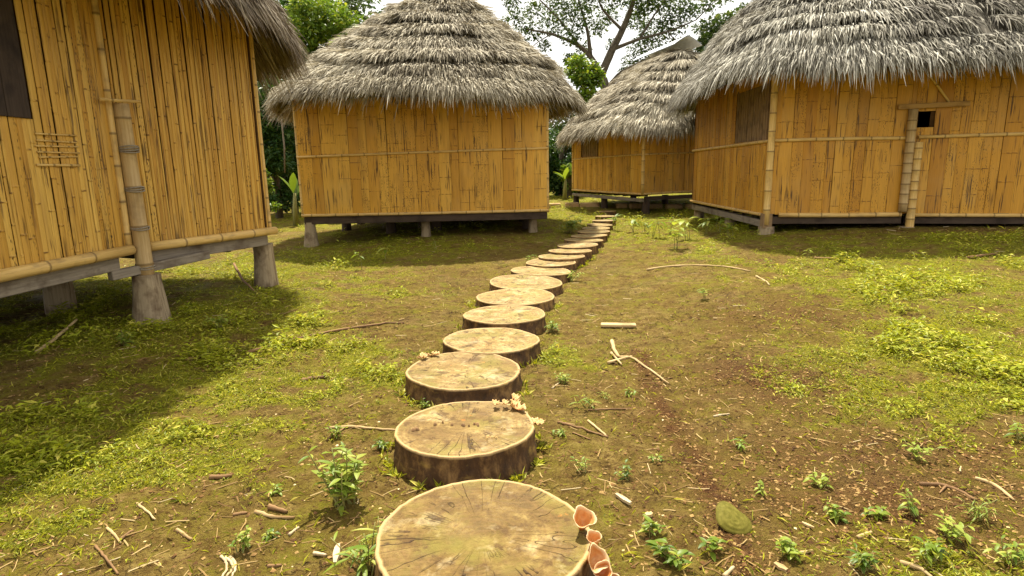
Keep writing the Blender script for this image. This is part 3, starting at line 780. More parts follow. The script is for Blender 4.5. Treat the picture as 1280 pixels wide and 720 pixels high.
for zo in (0., .02):
    vs = []
    for k_, s_ in enumerate(np.linspace(-1.4, 1.3, 8)):
        for (a, h) in prof:
            q = c0 + dy * s_ + dx * a; vs.append((q[0], q[1], 5.0 + h - zo))
    cap.add(vs, [(i * 11 + j, i * 11 + j + 1, i * 11 + j + 12, i * 11 + j + 11) for i in range(7) for j in range(10)])
cap.build('ridge_cap', TIN, hf, smooth=True)

# ================================================================== STEPPING LOG SLICES
ORD = ['nearest', 'second', 'third', 'fourth', 'fifth', 'sixth', 'seventh', 'eighth', 'ninth', 'tenth', 'eleventh', 'twelfth', 'thirteenth', 'fourteenth', 'fifteenth', 'sixteenth', 'seventeenth', 'eighteenth', 'nineteenth', 'twentieth']
# sight-line centre, width in sight, height of the slice, wetness of the cut face
ST = [(603, 667, 262, .15, 1.0), (582, 532, 172, .135, .7), (580, 461, 142, .115, .5), (614, 424, 118.5, .12, .15), (631, 392, 103, .12, .1), (645, 370, 98, .10, .05),
      (657, 352, 89, .12, .1), (676, 338, 76, .10, .05), (689, 327, 64, .09, .0), (702, 320, 58, .12, .1), (713, 313, 54, .12, .05), (722, 306, 51, .12, .0), (730, 299.6, 48, .11, .1),
      (736, 294.2, 44, .10, .0), (742, 289.6, 41, .10, .1), (745, 285, 35, .10, .0), (750, 280.6, 32, .10, .0), (755, 275.4, 29, .10, .1), (757, 270, 26, .10, 0), (758, 264, 24, .10, 0)]
CUT, BARK = mat_cut_face(), mat_bark()
STUMPS = []
extra = ['wet olive-brown with cup fungi on its right rim', 'with a ruffled fungus', 'with fungus tufts on its left rim', 'with a tan top']
for i, (px, py, w, h, wet) in enumerate(ST):
    c = GP(px, py, h); dep = (np.array([c[0], c[1], c[2] + h - EYE]) @ -_M[:, 2]); r = w * dep / F_PX / 2
    lab = ('nearest log slice of the path, ' if i == 0 else 'pale ' * (i > 3) + ORD[i] + ' log slice of the path from the nearest, ') + (extra[i] if i < 4 else 'with dark bark')
    root = thing('log_slice', lab, 'log slice', (c[0], c[1], c[2]), 'round log slices laid as a stepping path')
    R = np.random.default_rng(100 + i); seg = 96; th = np.linspace(0, 2 * PI, seg, endpoint=False)
    shp = 1 + sum(R.normal(0, .034 / k) * np.cos(k * th + R.random() * 6) for k in range(2, 7)) + R.normal(0, .005, seg)
    STUMPS.append((c[0], c[1], r, c[2], h))
    tiltx, tilty = R.normal(0, .024, 2); top0 = c[2] + h
    def topz(x, y): return top0 + tiltx * (x - c[0]) + tilty * (y - c[1])
    bk = MB(); rows = [(-.12, 1.02, 0), (0, 1.03, 0), (h * .35, 1.0, 0), (h * .7, .995, 0), (h - .014, 1.0, 0), (h - .009, 1.0, .7), (h - .002, .995, 1.), (h + .001, .982, 1.0), (h - .0015, .955, .6)]
    v = []; uv = []; tn = []
    for (z, s, rim) in rows:
        rr = r * shp * s * (1 + (R.normal(0, .006, seg) if rim == 0 else 0))
        x = c[0] + rr * np.cos(th); y = c[1] + rr * np.sin(th)
        v.append(np.stack([x, y, (topz(x, y) - top0) * (z / h if z > 0 else 0) + c[2] + z], 1)); uv.append(np.stack([th * r, np.full(seg, z), np.full(seg, i * 3.)], 1)); tn.append(np.stack([R.random(seg), R.random(seg), np.full(seg, rim)], 1))
    bk.add(np.vstack(v), [(a * seg + k, a * seg + (k + 1) % seg, (a + 1) * seg + (k + 1) % seg, (a + 1) * seg + k) for a in range(len(rows) - 1) for k in range(seg)], tint=np.vstack(tn), uv=np.vstack(uv))
    bk.build('bark', BARK, root, smooth=True)
    ct = MB(); v = []; uv = []; tn = []; nr = 14
    for q in range(nr + 1):
        s = .962 * q / nr; x = r * shp * s * np.cos(th); y = r * shp * s * np.sin(th)
        dz = .004 * (fbm(x * 9 + i * 7, y * 9 + 50, 3) - .5) * 2
        v.append(np.stack([c[0] + x, c[1] + y, topz(c[0] + x, c[1] + y) - .001 + dz * (1 - s ** 6)], 1)); uv.append(np.stack([x + i * 1.7, y, np.full(seg, i * 2.3)], 1)); tn.append(np.stack([np.full(seg, wet), np.abs(th / PI - 1), np.full(seg, s)], 1))
    ct.add(np.vstack(v), [(a * seg + k, a * seg + (k + 1) % seg, (a + 1) * seg + (k + 1) % seg, (a + 1) * seg + k) for a in range(nr) for k in range(seg)], tint=np.vstack(tn), uv=np.vstack(uv))
    ct.build('cut_face', CUT, root, smooth=True)

# edging slabs across the end of the path
EDG = [(692, 257.4, 17, 'L'), (715, 256.4, 17, 'L'), (737, 256.6, 24, 'L'), (777, 258.6, 12, 'R'), (796, 258.6, 18, 'R'), (818, 258.4, 18, 'R'), (842, 258.6, 19, 'R'), (862, 258.4, 9, 'R')]
nl = {'L': ['outermost', 'middle', 'innermost'], 'R': ['first', 'second', 'third', 'fourth', 'fifth']}; cnt = {'L': 0, 'R': 0}
for k, (px, py, w, sd) in enumerate(EDG):
    p = GP(px, py, .05); dep = p[1] * 1.0; L = w * dep / F_PX
    lab = (nl['L'][cnt['L']] + ' of the low timber slabs left of the path end, below the far hut') if sd == 'L' else (nl['R'][cnt['R']] + ' low timber slab right of the path end, counting away from the path')
    cnt[sd] += 1
    o = MB().box((0, 0, .05), (L, .30, .16), rot=.05 * random.uniform(-1, 1), bev=.02, tint=(random.random(), .5, 0)).build('timber_slab', mat_wood('edging_timber', (.40, .25, .11), (.58, .42, .22), (.22, .12, .05)) if k == 0 else bpy.data.materials['edging_timber'], None, origin=(0, 0, 0))
    o.location = (p[0], p[1], p[2]); tag(o, lab, 'timber slab', 'timber slabs edging the end of the path')

# ================================================================== GROUND
PATCH = []
def patch(px, py, rx, ry, w, z=.1):
    p = G(px, py, z); PATCH.append((p[0], p[1], rx, ry, w))
patch(1130, 470, .75, .7, 1.0); patch(1060, 480, .5, .35, .55); patch(1180, 400, 1.0, .8, .8, .2); patch(1250, 350, 1.3, 1.0, .75, .25); patch(1130, 345, 1.3, .8, .6, .3); patch(1230, 310, 2.2, 1.2, .85, .4)
patch(1000, 318, 1.3, 1.4, .4, .3); patch(1230, 690, .5, .25, .30); patch(1100, 700, .35, .15, .25)
patch(60, 560, .8, .5, 1.0, 0); patch(180, 510, .7, .5, .9, 0); patch(300, 460, .8, .6, .75, 0); patch(20, 640, .35, .3, .6, 0); patch(120, 450, 1.0, .7, .7, 0); patch(300, 390, 1.0, 1.3, .75, 0); patch(420, 390, 1.0, .8, .25, 0)
patch(800, 285, 1.6, 2.2, .7, .12); patch(905, 268, 1.5, 2., .7, .3); patch(410, 325, 1.5, 1.8, 1.0, 0); patch(250, 345, 1.6, 1.4, 1.0, .1); patch(400, 365, 1.0, .9, .7, 0); patch(380, 430, .7, .6, .5, 0); patch(60, 430, 1., .8, .8, 0); patch(1000, 270, 1.5, 1.5, .7, .4); patch(450, 470, .5, .5, .3, 0); patch(60, 385, 1.5, 2.5, .8, 0); patch(560, 318, 2.2, .8, .45, 0); patch(520, 300, 2.5, 1.2, .5, 0)
patch(690, 400, .25, .8, .25, 0); patch(710, 360, .35, 1.3, .30, 0); patch(690, 450, .3, .4, .35, 0)
patch(850, 268, 2.2, 3.2, .95, .2); patch(700, 275, .8, 3, .9, .15); patch(850, 300, 1.2, 1.6, .45, .15); patch(710, 247, 3, 3, 1.0, .4); patch(930, 285, 1.2, 1.6, .6, .3)
def cover(x, y):
    r = np.zeros_like(x) + .035 + np.clip((y - 14) / 6, 0, .6)
    for (cx, cy, rx, ry, w) in PATCH: r = r + w * np.exp(-((x - cx) / rx) ** 2 / .95 - ((y - cy) / ry) ** 2 / .95)
    r = r + np.clip((np.abs(x) - 1.1 * y - .5) / 2, 0, .5)
    n = fbm(x, y, 4, 1.1); n2 = fbm(x + 30, y + 11, 3, 5)
    return np.clip(r * (.25 + 1.5 * np.clip((n - .3) / .4, 0, 1)) * (.15 + 1.7 * np.clip((n2 - .32) / .36, 0, 1)), 0, 1.2)
TRK = [G(800, 440, .02), G(825, 500, .02), G(862, 560, .02), G(905, 640, .0), G(940, 730, .0)]
def humus(x, y):
    r = np.zeros_like(x)
    for a, b in zip(TRK[:-1], TRK[1:]):
        d = b[:2] - a[:2]; t = np.clip(((x - a[0]) * d[0] + (y - a[1]) * d[1]) / (d @ d), 0, 1)
        r = np.maximum(r, np.exp(-(((x - a[0] - t * d[0]) ** 2 + (y - a[1] - t * d[1]) ** 2) / .09 ** 2)))
    for (px, py, rx, ry, w) in ((830, 520, .25, .5, .45), (960, 470, .55, .6, .9), (1120, 610, .8, .4, .8), (1080, 560, .5, .4, .7), (940, 400, .6, .8, .5), (660, 640, .15, .15, .4), (1020, 560, .5, .3, .8), (1200, 560, .6, .25, .7), (1000, 400, .7, .8, .6), (960, 340, .8, .6, .35), (560, 350, .9, 1.0, .25), (470, 400, .6, .6, .2)):
        p = G(px, py, .05); r = np.maximum(r, w * np.exp(-((x - p[0]) / rx) ** 2 - ((y - p[1]) / ry) ** 2))
    return np.clip(r * (.4 + 1.2 * fbm(x, y, 4, 6)), 0, 1)
def grow(a, b, d0, g, lim):
    o = [a]; s = d0
    while o[-1] < lim: o.append(o[-1] + s); s *= g
    return o
yl = np.array(sorted(set([-400, -150, -60, -20, -8, -3, -1, 0, .6, 1.0] + list(np.arange(1.25, 7, .022)) + grow(7, 0, .024, 1.022, 60) + [90, 150, 300, 800])))
xp = grow(0, 0, .022, 1.0, 2.4); xp += grow(xp[-1], 0, .024, 1.02, 45)[1:] + [70, 130, 300, 800]; xl = np.array([-a for a in xp[:0:-1]] + xp)
GX, GY = np.meshgrid(xl, yl)
Z = gz(GX, GY); fade = np.clip(1.3 - GY / 22, 0, 1) * (np.abs(GX) < 14)
cov = np.clip(cover(GX, GY), 0, 1); hm_ = humus(GX, GY)
Z = Z + fade * (.026 * (fbm(GX, GY, 4, 9) - .5) + .026 * (fbm(GX + 3, GY, 3, 28) - .5) + .03 * cov * (fbm(GX, GY + 5, 3, 7) - .35) + .016 * hm_ * (fbm(GX, GY, 3, 45) - .3))
for (sx, sy, sr, sz, sh_) in STUMPS:                                  # soil settles round each slice
    d = np.hypot(GX - sx, GY - sy); Z = Z - .02 * np.exp(-((d - sr) / .05) ** 2) - .04 * (d < sr * .93)
ny, nx = GX.shape
gm = MB(); idx = np.arange(ny * nx).reshape(ny, nx)
f = np.stack([idx[:-1, :-1], idx[:-1, 1:], idx[1:, 1:], idx[1:, :-1]], -1).reshape(-1, 4)
gm.add(np.stack([GX, GY, Z], -1).reshape(-1, 3), f, tint=np.stack([np.clip(cov * 1.35 + .30 * fbm(GX, GY, 3, 2.2), 0, 1), hm_, 0 * cov], -1).reshape(-1, 3))
tag(gm.build('ground', mat_soil(), None, smooth=True), kind='structure')
from bisect import bisect
def ground_at(x, y):                                                  # height of the built sheet
    i = np.clip(np.searchsorted(yl, y) - 1, 0, ny - 2); j = np.clip(np.searchsorted(xl, x) - 1, 0, nx - 2)
    fy = (y - yl[i]) / (yl[i + 1] - yl[i]); fx = (x - xl[j]) / (xl[j + 1] - xl[j])
    return (Z[i, j] * (1 - fx) + Z[i, j + 1] * fx) * (1 - fy) + (Z[i + 1, j] * (1 - fx) + Z[i + 1, j + 1] * fx) * fy
def ga(x, y): return float(ground_at(np.array([x]), np.array([y]))[0])
def free(x, y, m=1.03):
    ok = np.ones(len(x), bool)
    for (sx, sy, sr, sz, sh_) in STUMPS: ok &= np.hypot(x - sx, y - sy) > sr * m
    return ok
def scatter(n, y0=1.35, y1=26, spread=.98):
    y = np.exp(rng.uniform(math.log(y0), math.log(y1), n)); x = rng.uniform(-1, 1, n) * (spread * y + .5)
    return x, y

LEAF_G = mat_leaf('ground_weed_leaf', (.085, .11, .005), (.34, .37, .016), (.64, .56, .10), .28)
GRASS = mat_leaf('grass_blade', (.11, .13, .006), (.40, .40, .02), (.64, .56, .14), .28)
def leaf_cards(mb, base, direc, ln, wd, up, tint, sag=.25, uvid=None):
    """folded pointed leaves: base (n,3), direction (n,3) unit, up (n,3)"""
    n = len(base); side = np.cross(direc, up); side /= np.linalg.norm(side, axis=1)[:, None] + 1e-9
    nn = np.cross(side, direc)
    L = ln[:, None]; W = wd[:, None]
    p0 = base; p1 = base + direc * L * .45 + side * W / 2 + nn * W * .12; p2 = base + direc * L - nn * L * sag; p3 = base + direc * L * .45 - side * W / 2 + nn * W * .12
    m = base + direc * L * .5 - nn * L * sag * .3
    v = np.stack([p0, p1, p2, p3, m], 1).reshape(-1, 3); i = np.arange(n)[:, None] * 5
    f = np.vstack([np.hstack([i, i + 1, i + 2, i + 4]), np.hstack([i, i + 4, i + 2, i + 3])])
    mb.add(v, f, tint=np.repeat(tint, 5, 0))
def sprigs(n, keep, size, nl, yr=(1.35, 26), seed=0):
    mb = MB(); x, y = scatter(n, *yr); c = cover(x, y)
    k = (rng.random(n) < np.clip(keep(c, x, y), 0, 1)) & free(x, y); x, y, c = x[k], y[k], c[k]; z = ground_at(x, y); m = len(x)
    tone = fbm(x, y, 3, 3.)
    for q in range(nl):
        a = rng.random(m) * 2 * PI; el = rng.uniform(.0, .75, m); sc = size * rng.uniform(.5, 1.4, m) * (.65 + 1.6 * np.clip((tone - .45) * 4, 0, 1) * np.clip(c, 0, 1)) * (1 + .035 * y)
        d = np.stack([np.cos(a) * np.cos(el), np.sin(a) * np.cos(el), np.sin(el)], 1)
        b = np.stack([x + rng.normal(0, .55, m) * sc, y + rng.normal(0, .55, m) * sc, z + rng.random(m) * sc * (.5 + 1.3 * c)], 1)
        up = np.stack([rng.normal(0, .35, m), rng.normal(0, .35, m), np.ones(m)], 1)
        t = np.stack([np.clip(rng.beta(2, 2, m) + (tone - .5) * .8, 0, 1), rng.random(m), np.zeros(m)], 1)
        leaf_cards(mb, b, d, sc * rng.uniform(.8, 1.5, m), sc * rng.uniform(.22, .55, m), up, t)
    return mb
g1 = sprigs(95000, lambda c, x, y: np.clip(c * 1.35 - .10, .012, 1), .018, 5)
tag(g1.build('ground_cover', LEAF_G), 'low creeping weeds growing in patches over the bare soil', 'ground cover', kind='stuff')
mb = MB(); x, y = scatter(170000); c = cover(x, y); k = (rng.random(len(x)) < np.clip(c * .95, .035, .9)) & free(x, y); x, y = x[k], y[k]; m = len(x); z = ground_at(x, y)
a = rng.random(m) * 2 * PI; el = rng.uniform(.05, 1.1, m); ln = rng.uniform(.016, .06, m) * (1 + .03 * y)
leaf_cards(mb, np.stack([x, y, z], 1), np.stack([np.cos(a) * np.cos(el), np.sin(a) * np.cos(el), np.sin(el)], 1), ln, ln * rng.uniform(.07, .14, m) + .001, np.stack([rng.normal(0, .5, m), rng.normal(0, .5, m), np.ones(m)], 1), np.stack([rng.random(m), rng.random(m), np.zeros(m)], 1))
tag(mb.build('grass', GRASS), 'short sparse grass blades growing between the weeds', 'grass', kind='stuff')
mb = MB(); BX = []; 
for (sx, sy, sr, sz, sh_) in STUMPS[:12]:                             # tufts growing against the slices
    for q in range(70):
        a = rng.random() * 2 * PI
        if fbm(np.array([a * 1.3 + sx * 9]), np.array([sy * 7.]), 2)[0] > .47: BX.append((sx + sr * math.cos(a) * rng.uniform(1.04, 1.22), sy + sr * math.sin(a) * rng.uniform(1.04, 1.22)))
BX = np.repeat(np.array(BX), 5, 0); m = len(BX); x, y = BX[:, 0] + rng.normal(0, .01, m), BX[:, 1] + rng.normal(0, .01, m); a = rng.random(m) * 2 * PI; el = rng.uniform(.3, 1.3, m); ln = rng.uniform(.02, .07, m)
leaf_cards(mb, np.stack([x, y, ground_at(x, y)], 1), np.stack([np.cos(a) * np.cos(el), np.sin(a) * np.cos(el), np.sin(el)], 1), ln, ln * rng.uniform(.1, .4, m), np.stack([rng.normal(0, .5, m), rng.normal(0, .5, m), np.ones(m)], 1), np.stack([rng.random(m), rng.random(m), np.zeros(m)], 1))
tag(mb.build('grass', GRASS), 'tufts of grass and small weeds growing against the log slices', 'grass', kind='stuff')
# crumbs of soil, chips and leaf litter
def crumbs(n, keep, s0, s1, flat, mats, name, lab, cat, yr=(1.35, 14)):
    mb = MB(); x, y = scatter(n, *yr); h = humus(x, y); c = cover(x, y); k = (rng.random(n) < keep(c, h, x, y)) & free(x, y); x, y = x[k], y[k]; m = len(x); z = ground_at(x, y)
    s = np.exp(rng.uniform(math.log(s0), math.log(s1), m)) * (1 + .05 * y)
    o = np.array([(1, 0, 0), (0, 1, 0), (-1, 0, 0), (0, -1, 0), (0, 0, 1), (0, 0, -1)], float)
    rot = rng.random(m) * 2 * PI; el = rng.uniform(.5, 1.6, m)
    v = o[None] * rng.uniform(.6, 1.3, (m, 6, 1)) * s[:, None, None]; v[..., 0] *= el[:, None]; v[..., 2] *= flat
    vx = v[..., 0] * np.cos(rot)[:, None] - v[..., 1] * np.sin(rot)[:, None]; vy = v[..., 0] * np.sin(rot)[:, None] + v[..., 1] * np.cos(rot)[:, None]
    v = np.stack([vx + x[:, None], vy + y[:, None], v[..., 2] + (z + s * flat * .35)[:, None]], -1)
    i = np.arange(m)[:, None] * 6; F_ = [(0, 1, 4), (1, 2, 4), (2, 3, 4), (3, 0, 4), (1, 0, 5), (2, 1, 5), (3, 2, 5), (0, 3, 5)]
    f = np.vstack([np.hstack([i + a_, i + b_, i + c_]) for a_, b_, c_ in F_]); t = np.repeat(np.stack([rng.random(m), rng.random(m), np.zeros(m)], 1), 6, 0)
    mb.add(v.reshape(-1, 3), f, tint=t); return tag(mb.build(name, mats), lab, cat, kind='stuff')
M = Mat('crumb_soil', .9, .2); r_, g_, b_ = M.sep(M.attr('tint').outputs['Vector']); M.color(M.ramp(r_, [(0, (.06, .028, .010)), (.5, (.17, .085, .028)), (.9, (.33, .21, .075))])); CRUMB = M.m
M = Mat('litter_chip', .8, .25); r_, g_, b_ = M.sep(M.attr('tint').outputs['Vector']); M.color(M.ramp(r_, [(0, (.16, .085, .03)), (.45, (.38, .25, .09)), (.8, (.46, .33, .14)), (1, (.60, .49, .29))])); CHIP = M.m
crumbs(110000, lambda c, h, x, y: np.clip(.16 + h * 1.0, 0, 1), .0022, .010, .7, CRUMB, 'soil_crumbs', 'loose brown soil crumbs and worm casts on the ground', 'soil')
crumbs(8000, lambda c, h, x, y: .36 + 0 * x, .0025, .009, .22, CHIP, 'leaf_litter', 'small pale chips and dry litter strewn on the soil', 'litter')

# short broken twigs
mb = MB(); x, y = scatter(2600, 1.4, 13); k = free(x, y, 1.12); x, y = x[k], y[k]; z = ground_at(x, y)
for x_, y_, z_ in zip(x, y, z):
    a = random.random() * PI; L = random.uniform(.012, .05) * (1 + .07 * y_); r_ = random.uniform(.0011, .0028) * (1 + .06 * y_); d = np.array([math.cos(a), math.sin(a), random.uniform(-.1, .15)]) * L; c_ = np.array([x_, y_, z_ + r_])
    mb.tube([c_ - d, c_ + np.array([random.uniform(-.15, .15) * L, random.uniform(-.15, .15) * L, 0]), c_ + d], r_, 4, tint=(random.random() ** 1.3 * .95, .5, 0), cap=False)
tag(mb.build('twig_litter', CHIP), 'tiny broken twigs strewn over the soil', 'litter', kind='stuff')

# ================================================================== STICKS AND CHIPS
STICK = mat_wood('dry_stick', (.36, .24, .10), (.55, .41, .21), (.22, .13, .05), .75)
DSTICK = mat_wood('dark_stick', (.15, .08, .035), (.27, .16, .07), (.09, .05, .025), .8)
PALE = mat_wood('pale_chip', (.40, .31, .17), (.54, .44, .28), (.30, .20, .09), .7)
def stick(px, r, lab, mat=STICK, name='stick', cat='stick', lifts=None, group='sticks and twigs lying on the soil', branches=(), flat=1.):
    pts = []
    for k_, (a_, b_) in enumerate(px):
        p = GP(a_, b_, r); p[2] = ga(p[0], p[1]) + r * .7 + (lifts[k_] if lifts else 0); pts.append(p)
    def smooth(P):
        P = np.array(P); t = np.linspace(0, len(P) - 1, max(8, 4 * len(P))); q = np.stack([np.interp(t, range(len(P)), P[:, i]) for i in range(3)], 1)
        if len(P) > 2:
            for _ in range(2): q[1:-1] = (q[:-2] + 2 * q[1:-1] + q[2:]) / 4
        L = np.linalg.norm(q[-1] - q[0]); q[1:-1, :2] += rng.normal(0, .006 * min(L, .4), (len(q) - 2, 2)); q[:, 2] = np.maximum(q[:, 2], [ga(a, b) + r * .4 for a, b in q[:, :2]]); return q
    mb = MB(); q = smooth(pts); rr = r * np.linspace(1.05, .65, len(q)) * rng.uniform(.85, 1.15, len(q)); mb.tube(q, rr, 7, tint=(random.random(), .5, 0), wob=.2)
    for bp in branches:
        bb = []
        for (a_, b_) in bp: p = GP(a_, b_, r); p[2] = ga(p[0], p[1]) + r * .6; bb.append(p)
        q = smooth(bb); mb.tube(q, r * .7 * np.linspace(1, .5, len(q)), 6, tint=(random.random(), .5, 0), wob=.2)
    return tag(mb.build(name, mat, None, smooth=True, origin=pts[0]), lab, cat, group)
stick([(808, 337), (836, 332.5), (880, 331), (912, 333), (938, 338)], .013, 'long curved pale branch lying right of the path in front of the seedlings', name='branch', cat='branch')
stick([(308, 441), (345, 430), (380, 422), (425, 411), (470, 405), (505, 402)], .014, 'long thin brown root-like branch lying left of the path, level with the fourth slice', DSTICK, name='branch', cat='branch')
stick([(765, 426), (768, 438), (774, 446)], .018, 'forked tan twig with a long straight arm lying on bare soil right of the path', branches=[[(774, 446), (790, 446), (808, 458), (836, 478)], [(764, 440), (777, 456)], [(760, 452), (786, 446), (790, 444)]], name='forked_twig', cat='twig')
stick([(697, 528), (718, 533), (742, 539), (760, 547)], .008, 'long dark twig right of the second slice', DSTICK, branches=[[(716, 540), (738, 550)]])
stick([(735, 525), (758, 545)], .008, 'short pale twig beside the dark twig right of the second slice')
stick([(376, 475), (392, 472), (411, 471)], .016, 'short dark stick on soil left of the third slice', DSTICK)
stick([(233, 450), (255, 444), (268, 440)], .016, 'short dark stick in the grass, upper left of the slices', DSTICK)
stick([(294, 343), (304, 356), (320, 365)], .018, 'bent grey stick propped beside the right stump foot of the left hut', DSTICK, lifts=(.16, .06, 0))
stick([(45, 440), (72, 428), (98, 413)], .016, 'pale stick in the deep shade under the left hut', STICK, lifts=(0, .04, .1))
stick([(134, 660), (142, 668), (151, 677)], .007, 'pale short stick, lower left, near the bottom edge')
stick([(150, 674), (158, 669), (167, 664)], .007, 'brown short stick beside the pale one at lower left', DSTICK)
stick([(171, 628), (181, 637), (194, 647)], .006, 'thin straw-coloured stick lying aslant on lower left soil')
stick([(221, 660), (230, 666), (240, 673)], .008, 'thick pale stick left of the curled palm strips')
stick([(319, 640), (342, 644), (368, 645)], .009, 'straight tan stick lying just left of the leafy sapling')
stick([(336, 634), (359, 637)], .012, 'stubby red-brown stick above the straight tan one left of the sapling', DSTICK)
stick([(291, 643), (309, 639)], .009, 'stubby brown stick left of the straight tan stick', DSTICK)
stick([(262, 597), (276, 596), (290, 594)], .012, 'dark reddish stick on open soil at left, below the grass band', DSTICK)
stick([(361, 667), (373, 657)], .007, 'small pale splinter below the leafy sapling', PALE)
stick([(412, 536), (440, 532), (468, 536), (497, 538)], .009, 'thin tan stick reaching to the left side of the second slice')
stick([(408, 550), (425, 538), (436, 531)], .008, 'dark twig leaning into the leafy sapling from behind', DSTICK)
stick([(119, 680), (133, 700), (148, 720)], .006, 'thin brown stick cut by the bottom edge at left', DSTICK)
stick([(335, 707), (352, 707)], .008, 'stubby stick by the bottom edge right of the curled strips', DSTICK)
stick([(392, 690), (408, 692)], .009, 'pale stub by the bottom edge below the sapling', PALE)
for k_, (a_, b_) in enumerate(((276, 282), (281, 289), (287, 293))):
    stick([(a_, 694), (b_ + 1, 701), (b_ + 1, 710), (a_ + 1 + k_, 722)], .006, ['leftmost', 'middle', 'rightmost'][k_] + ' of three curled pale palm strips at the bottom edge', PALE, name='palm_strip', cat='palm strip', group='curled palm strips at the bottom edge')
stick([(1150, 604), (1178, 606), (1198, 612), (1219, 624)], .009, 'long dark curved stick among weeds at lower right', DSTICK, branches=[[(1182, 608), (1174, 618)]])
stick([(1219, 597), (1243, 604), (1268, 624)], .009, 'reddish thin stick near the right edge', STICK)
stick([(892, 521), (902, 518), (912, 517)], .007, 'small pale straight stick right of the brown soil streak', PALE)
stick([(1072, 673), (1089, 668)], .009, 'stubby pinkish stick on bare soil at lower right')
stick([(1000, 690), (1016, 689)], .007, 'tiny tan stick beside the lower right weed tuft')
stick([(905, 722), (917, 709)], .009, 'tan stick cut by the bottom edge right of the brown streak', PALE)
stick([(1125, 706), (1150, 712), (1166, 722)], .010, 'tan stick among weeds at the bottom right edge')
stick([(1210, 325), (1245, 323)], .02, 'dark stick in shade edge before the right hut', DSTICK)
stick([(1018, 323), (1045, 323)], .02, 'brown stick near the corner post of the right hut', DSTICK)
stick([(945, 345), (955, 349), (962, 356)], .012, 'thin pale stick right of the long curved branch')
stick([(690, 485), (699, 479)], .006, 'tiny pale stick right of the third slice', PALE)
stick([(735, 513), (765, 511), (792, 511)], .006, 'thin dark twig below the forked twig', DSTICK)
def chip(px, py, L, w, t, rot, lab, mat=PALE, name='wood_chip', up=0.):
    p = GP(px, py, .01); mb = MB(); n = 9; v = []
    for i in range(n):
        s = i / (n - 1); ww = w * (.35 + .65 * math.sin(PI * min(max(s, .12), .9))) * random.uniform(.85, 1.1); bz = up * math.sin(s * PI)
        for (a, b) in ((-1, 0), (1, 0), (.9, 1), (-.9, 1)): v.append((L * (s - .5), a * ww / 2, b * t + bz))
    f = [(i * 4 + k, i * 4 + (k + 1) % 4, i * 4 + 4 + (k + 1) % 4, i * 4 + 4 + k) for i in range(n - 1) for k in range(4)] + [(3, 2, 1, 0), (n * 4 - 4, n * 4 - 3, n * 4 - 2, n * 4 - 1)]
    v = np.array(v); cs, sn = math.cos(rot), math.sin(rot); z0 = ga(p[0], p[1])
    w_ = np.stack([v[:, 0] * cs - v[:, 1] * sn + p[0], v[:, 0] * sn + v[:, 1] * cs + p[1], v[:, 2] + z0 + .004], 1)
    uv = np.stack([v[:, 1], v[:, 0], np.full(len(v), px * .1)], 1)
    return tag(mb.add(w_, f, uv=uv).build(name, mat, None, origin=(p[0], p[1], z0)), lab, 'wood chip', 'wood chips lying on the soil')
o = MB(); p = GP(773, 406, .02); z0 = ga(p[0], p[1]); o.box((p[0], p[1], z0 + .022), (.33, .085, .028), rot=-.12, bev=.006)
tag(o.build('board_offcut', STICK, None, origin=(p[0], p[1], z0)), 'flat pale board offcut lying on soil right of the fourth slice', 'offcut')
chip(779, 624, .095, .028, .012, -1.0, 'white pointed wood chip on soil right of the nearest slice'); chip(811, 643, .035, .03, .012, .5, 'small tan crumpled chip below the white pointed one', STICK)
chip(421, 693, .12, .03, .018, -1.4, 'pale husk lying below the leafy sapling', PALE, 'husk', .008); chip(305, 672, .05, .02, .008, 1, 'small tan chip left of the sapling shadow', STICK)
chip(1010, 655, .05, .015, .008, -.9, 'pinkish chip on bare soil right of the bracket fungus', STICK); chip(976, 707, .05, .03, .01, -1, 'pinkish flake on the brown streak near the bottom edge', STICK)

# ================================================================== FUNGI
M = Mat('cup_fungus_flesh', .45, .4); r_, g_, b_ = M.sep(M.attr('tint').outputs['Vector']); nz = M.noise(M.attr('uvm').outputs['Vector'], 60, 4)
cc = M.mix(M.rng(nz, .35, .65), (.54, .20, .04), (.64, .33, .11)); cc = M.mix(r_, cc, (.76, .55, .30)); cc = M.mix(M.math('MULTIPLY', g_, .8), cc, (.42, .09, .012)); M.color(cc); M.translucent(cc, .25); CUPM = M.m
M = Mat('pale_fungus_flesh', .55, .3); r_, g_, b_ = M.sep(M.attr('tint').outputs['Vector']); nz = M.noise(M.attr('uvm').outputs['Vector'], 50, 4)
cc = M.mix(M.rng(nz, .35, .65), (.55, .32, .11), (.74, .52, .25)); cc = M.mix(M.math('MULTIPLY', g_, .75), cc, (.52, .17, .035)); M.color(cc); M.translucent(cc, .2); PALEF = M.m
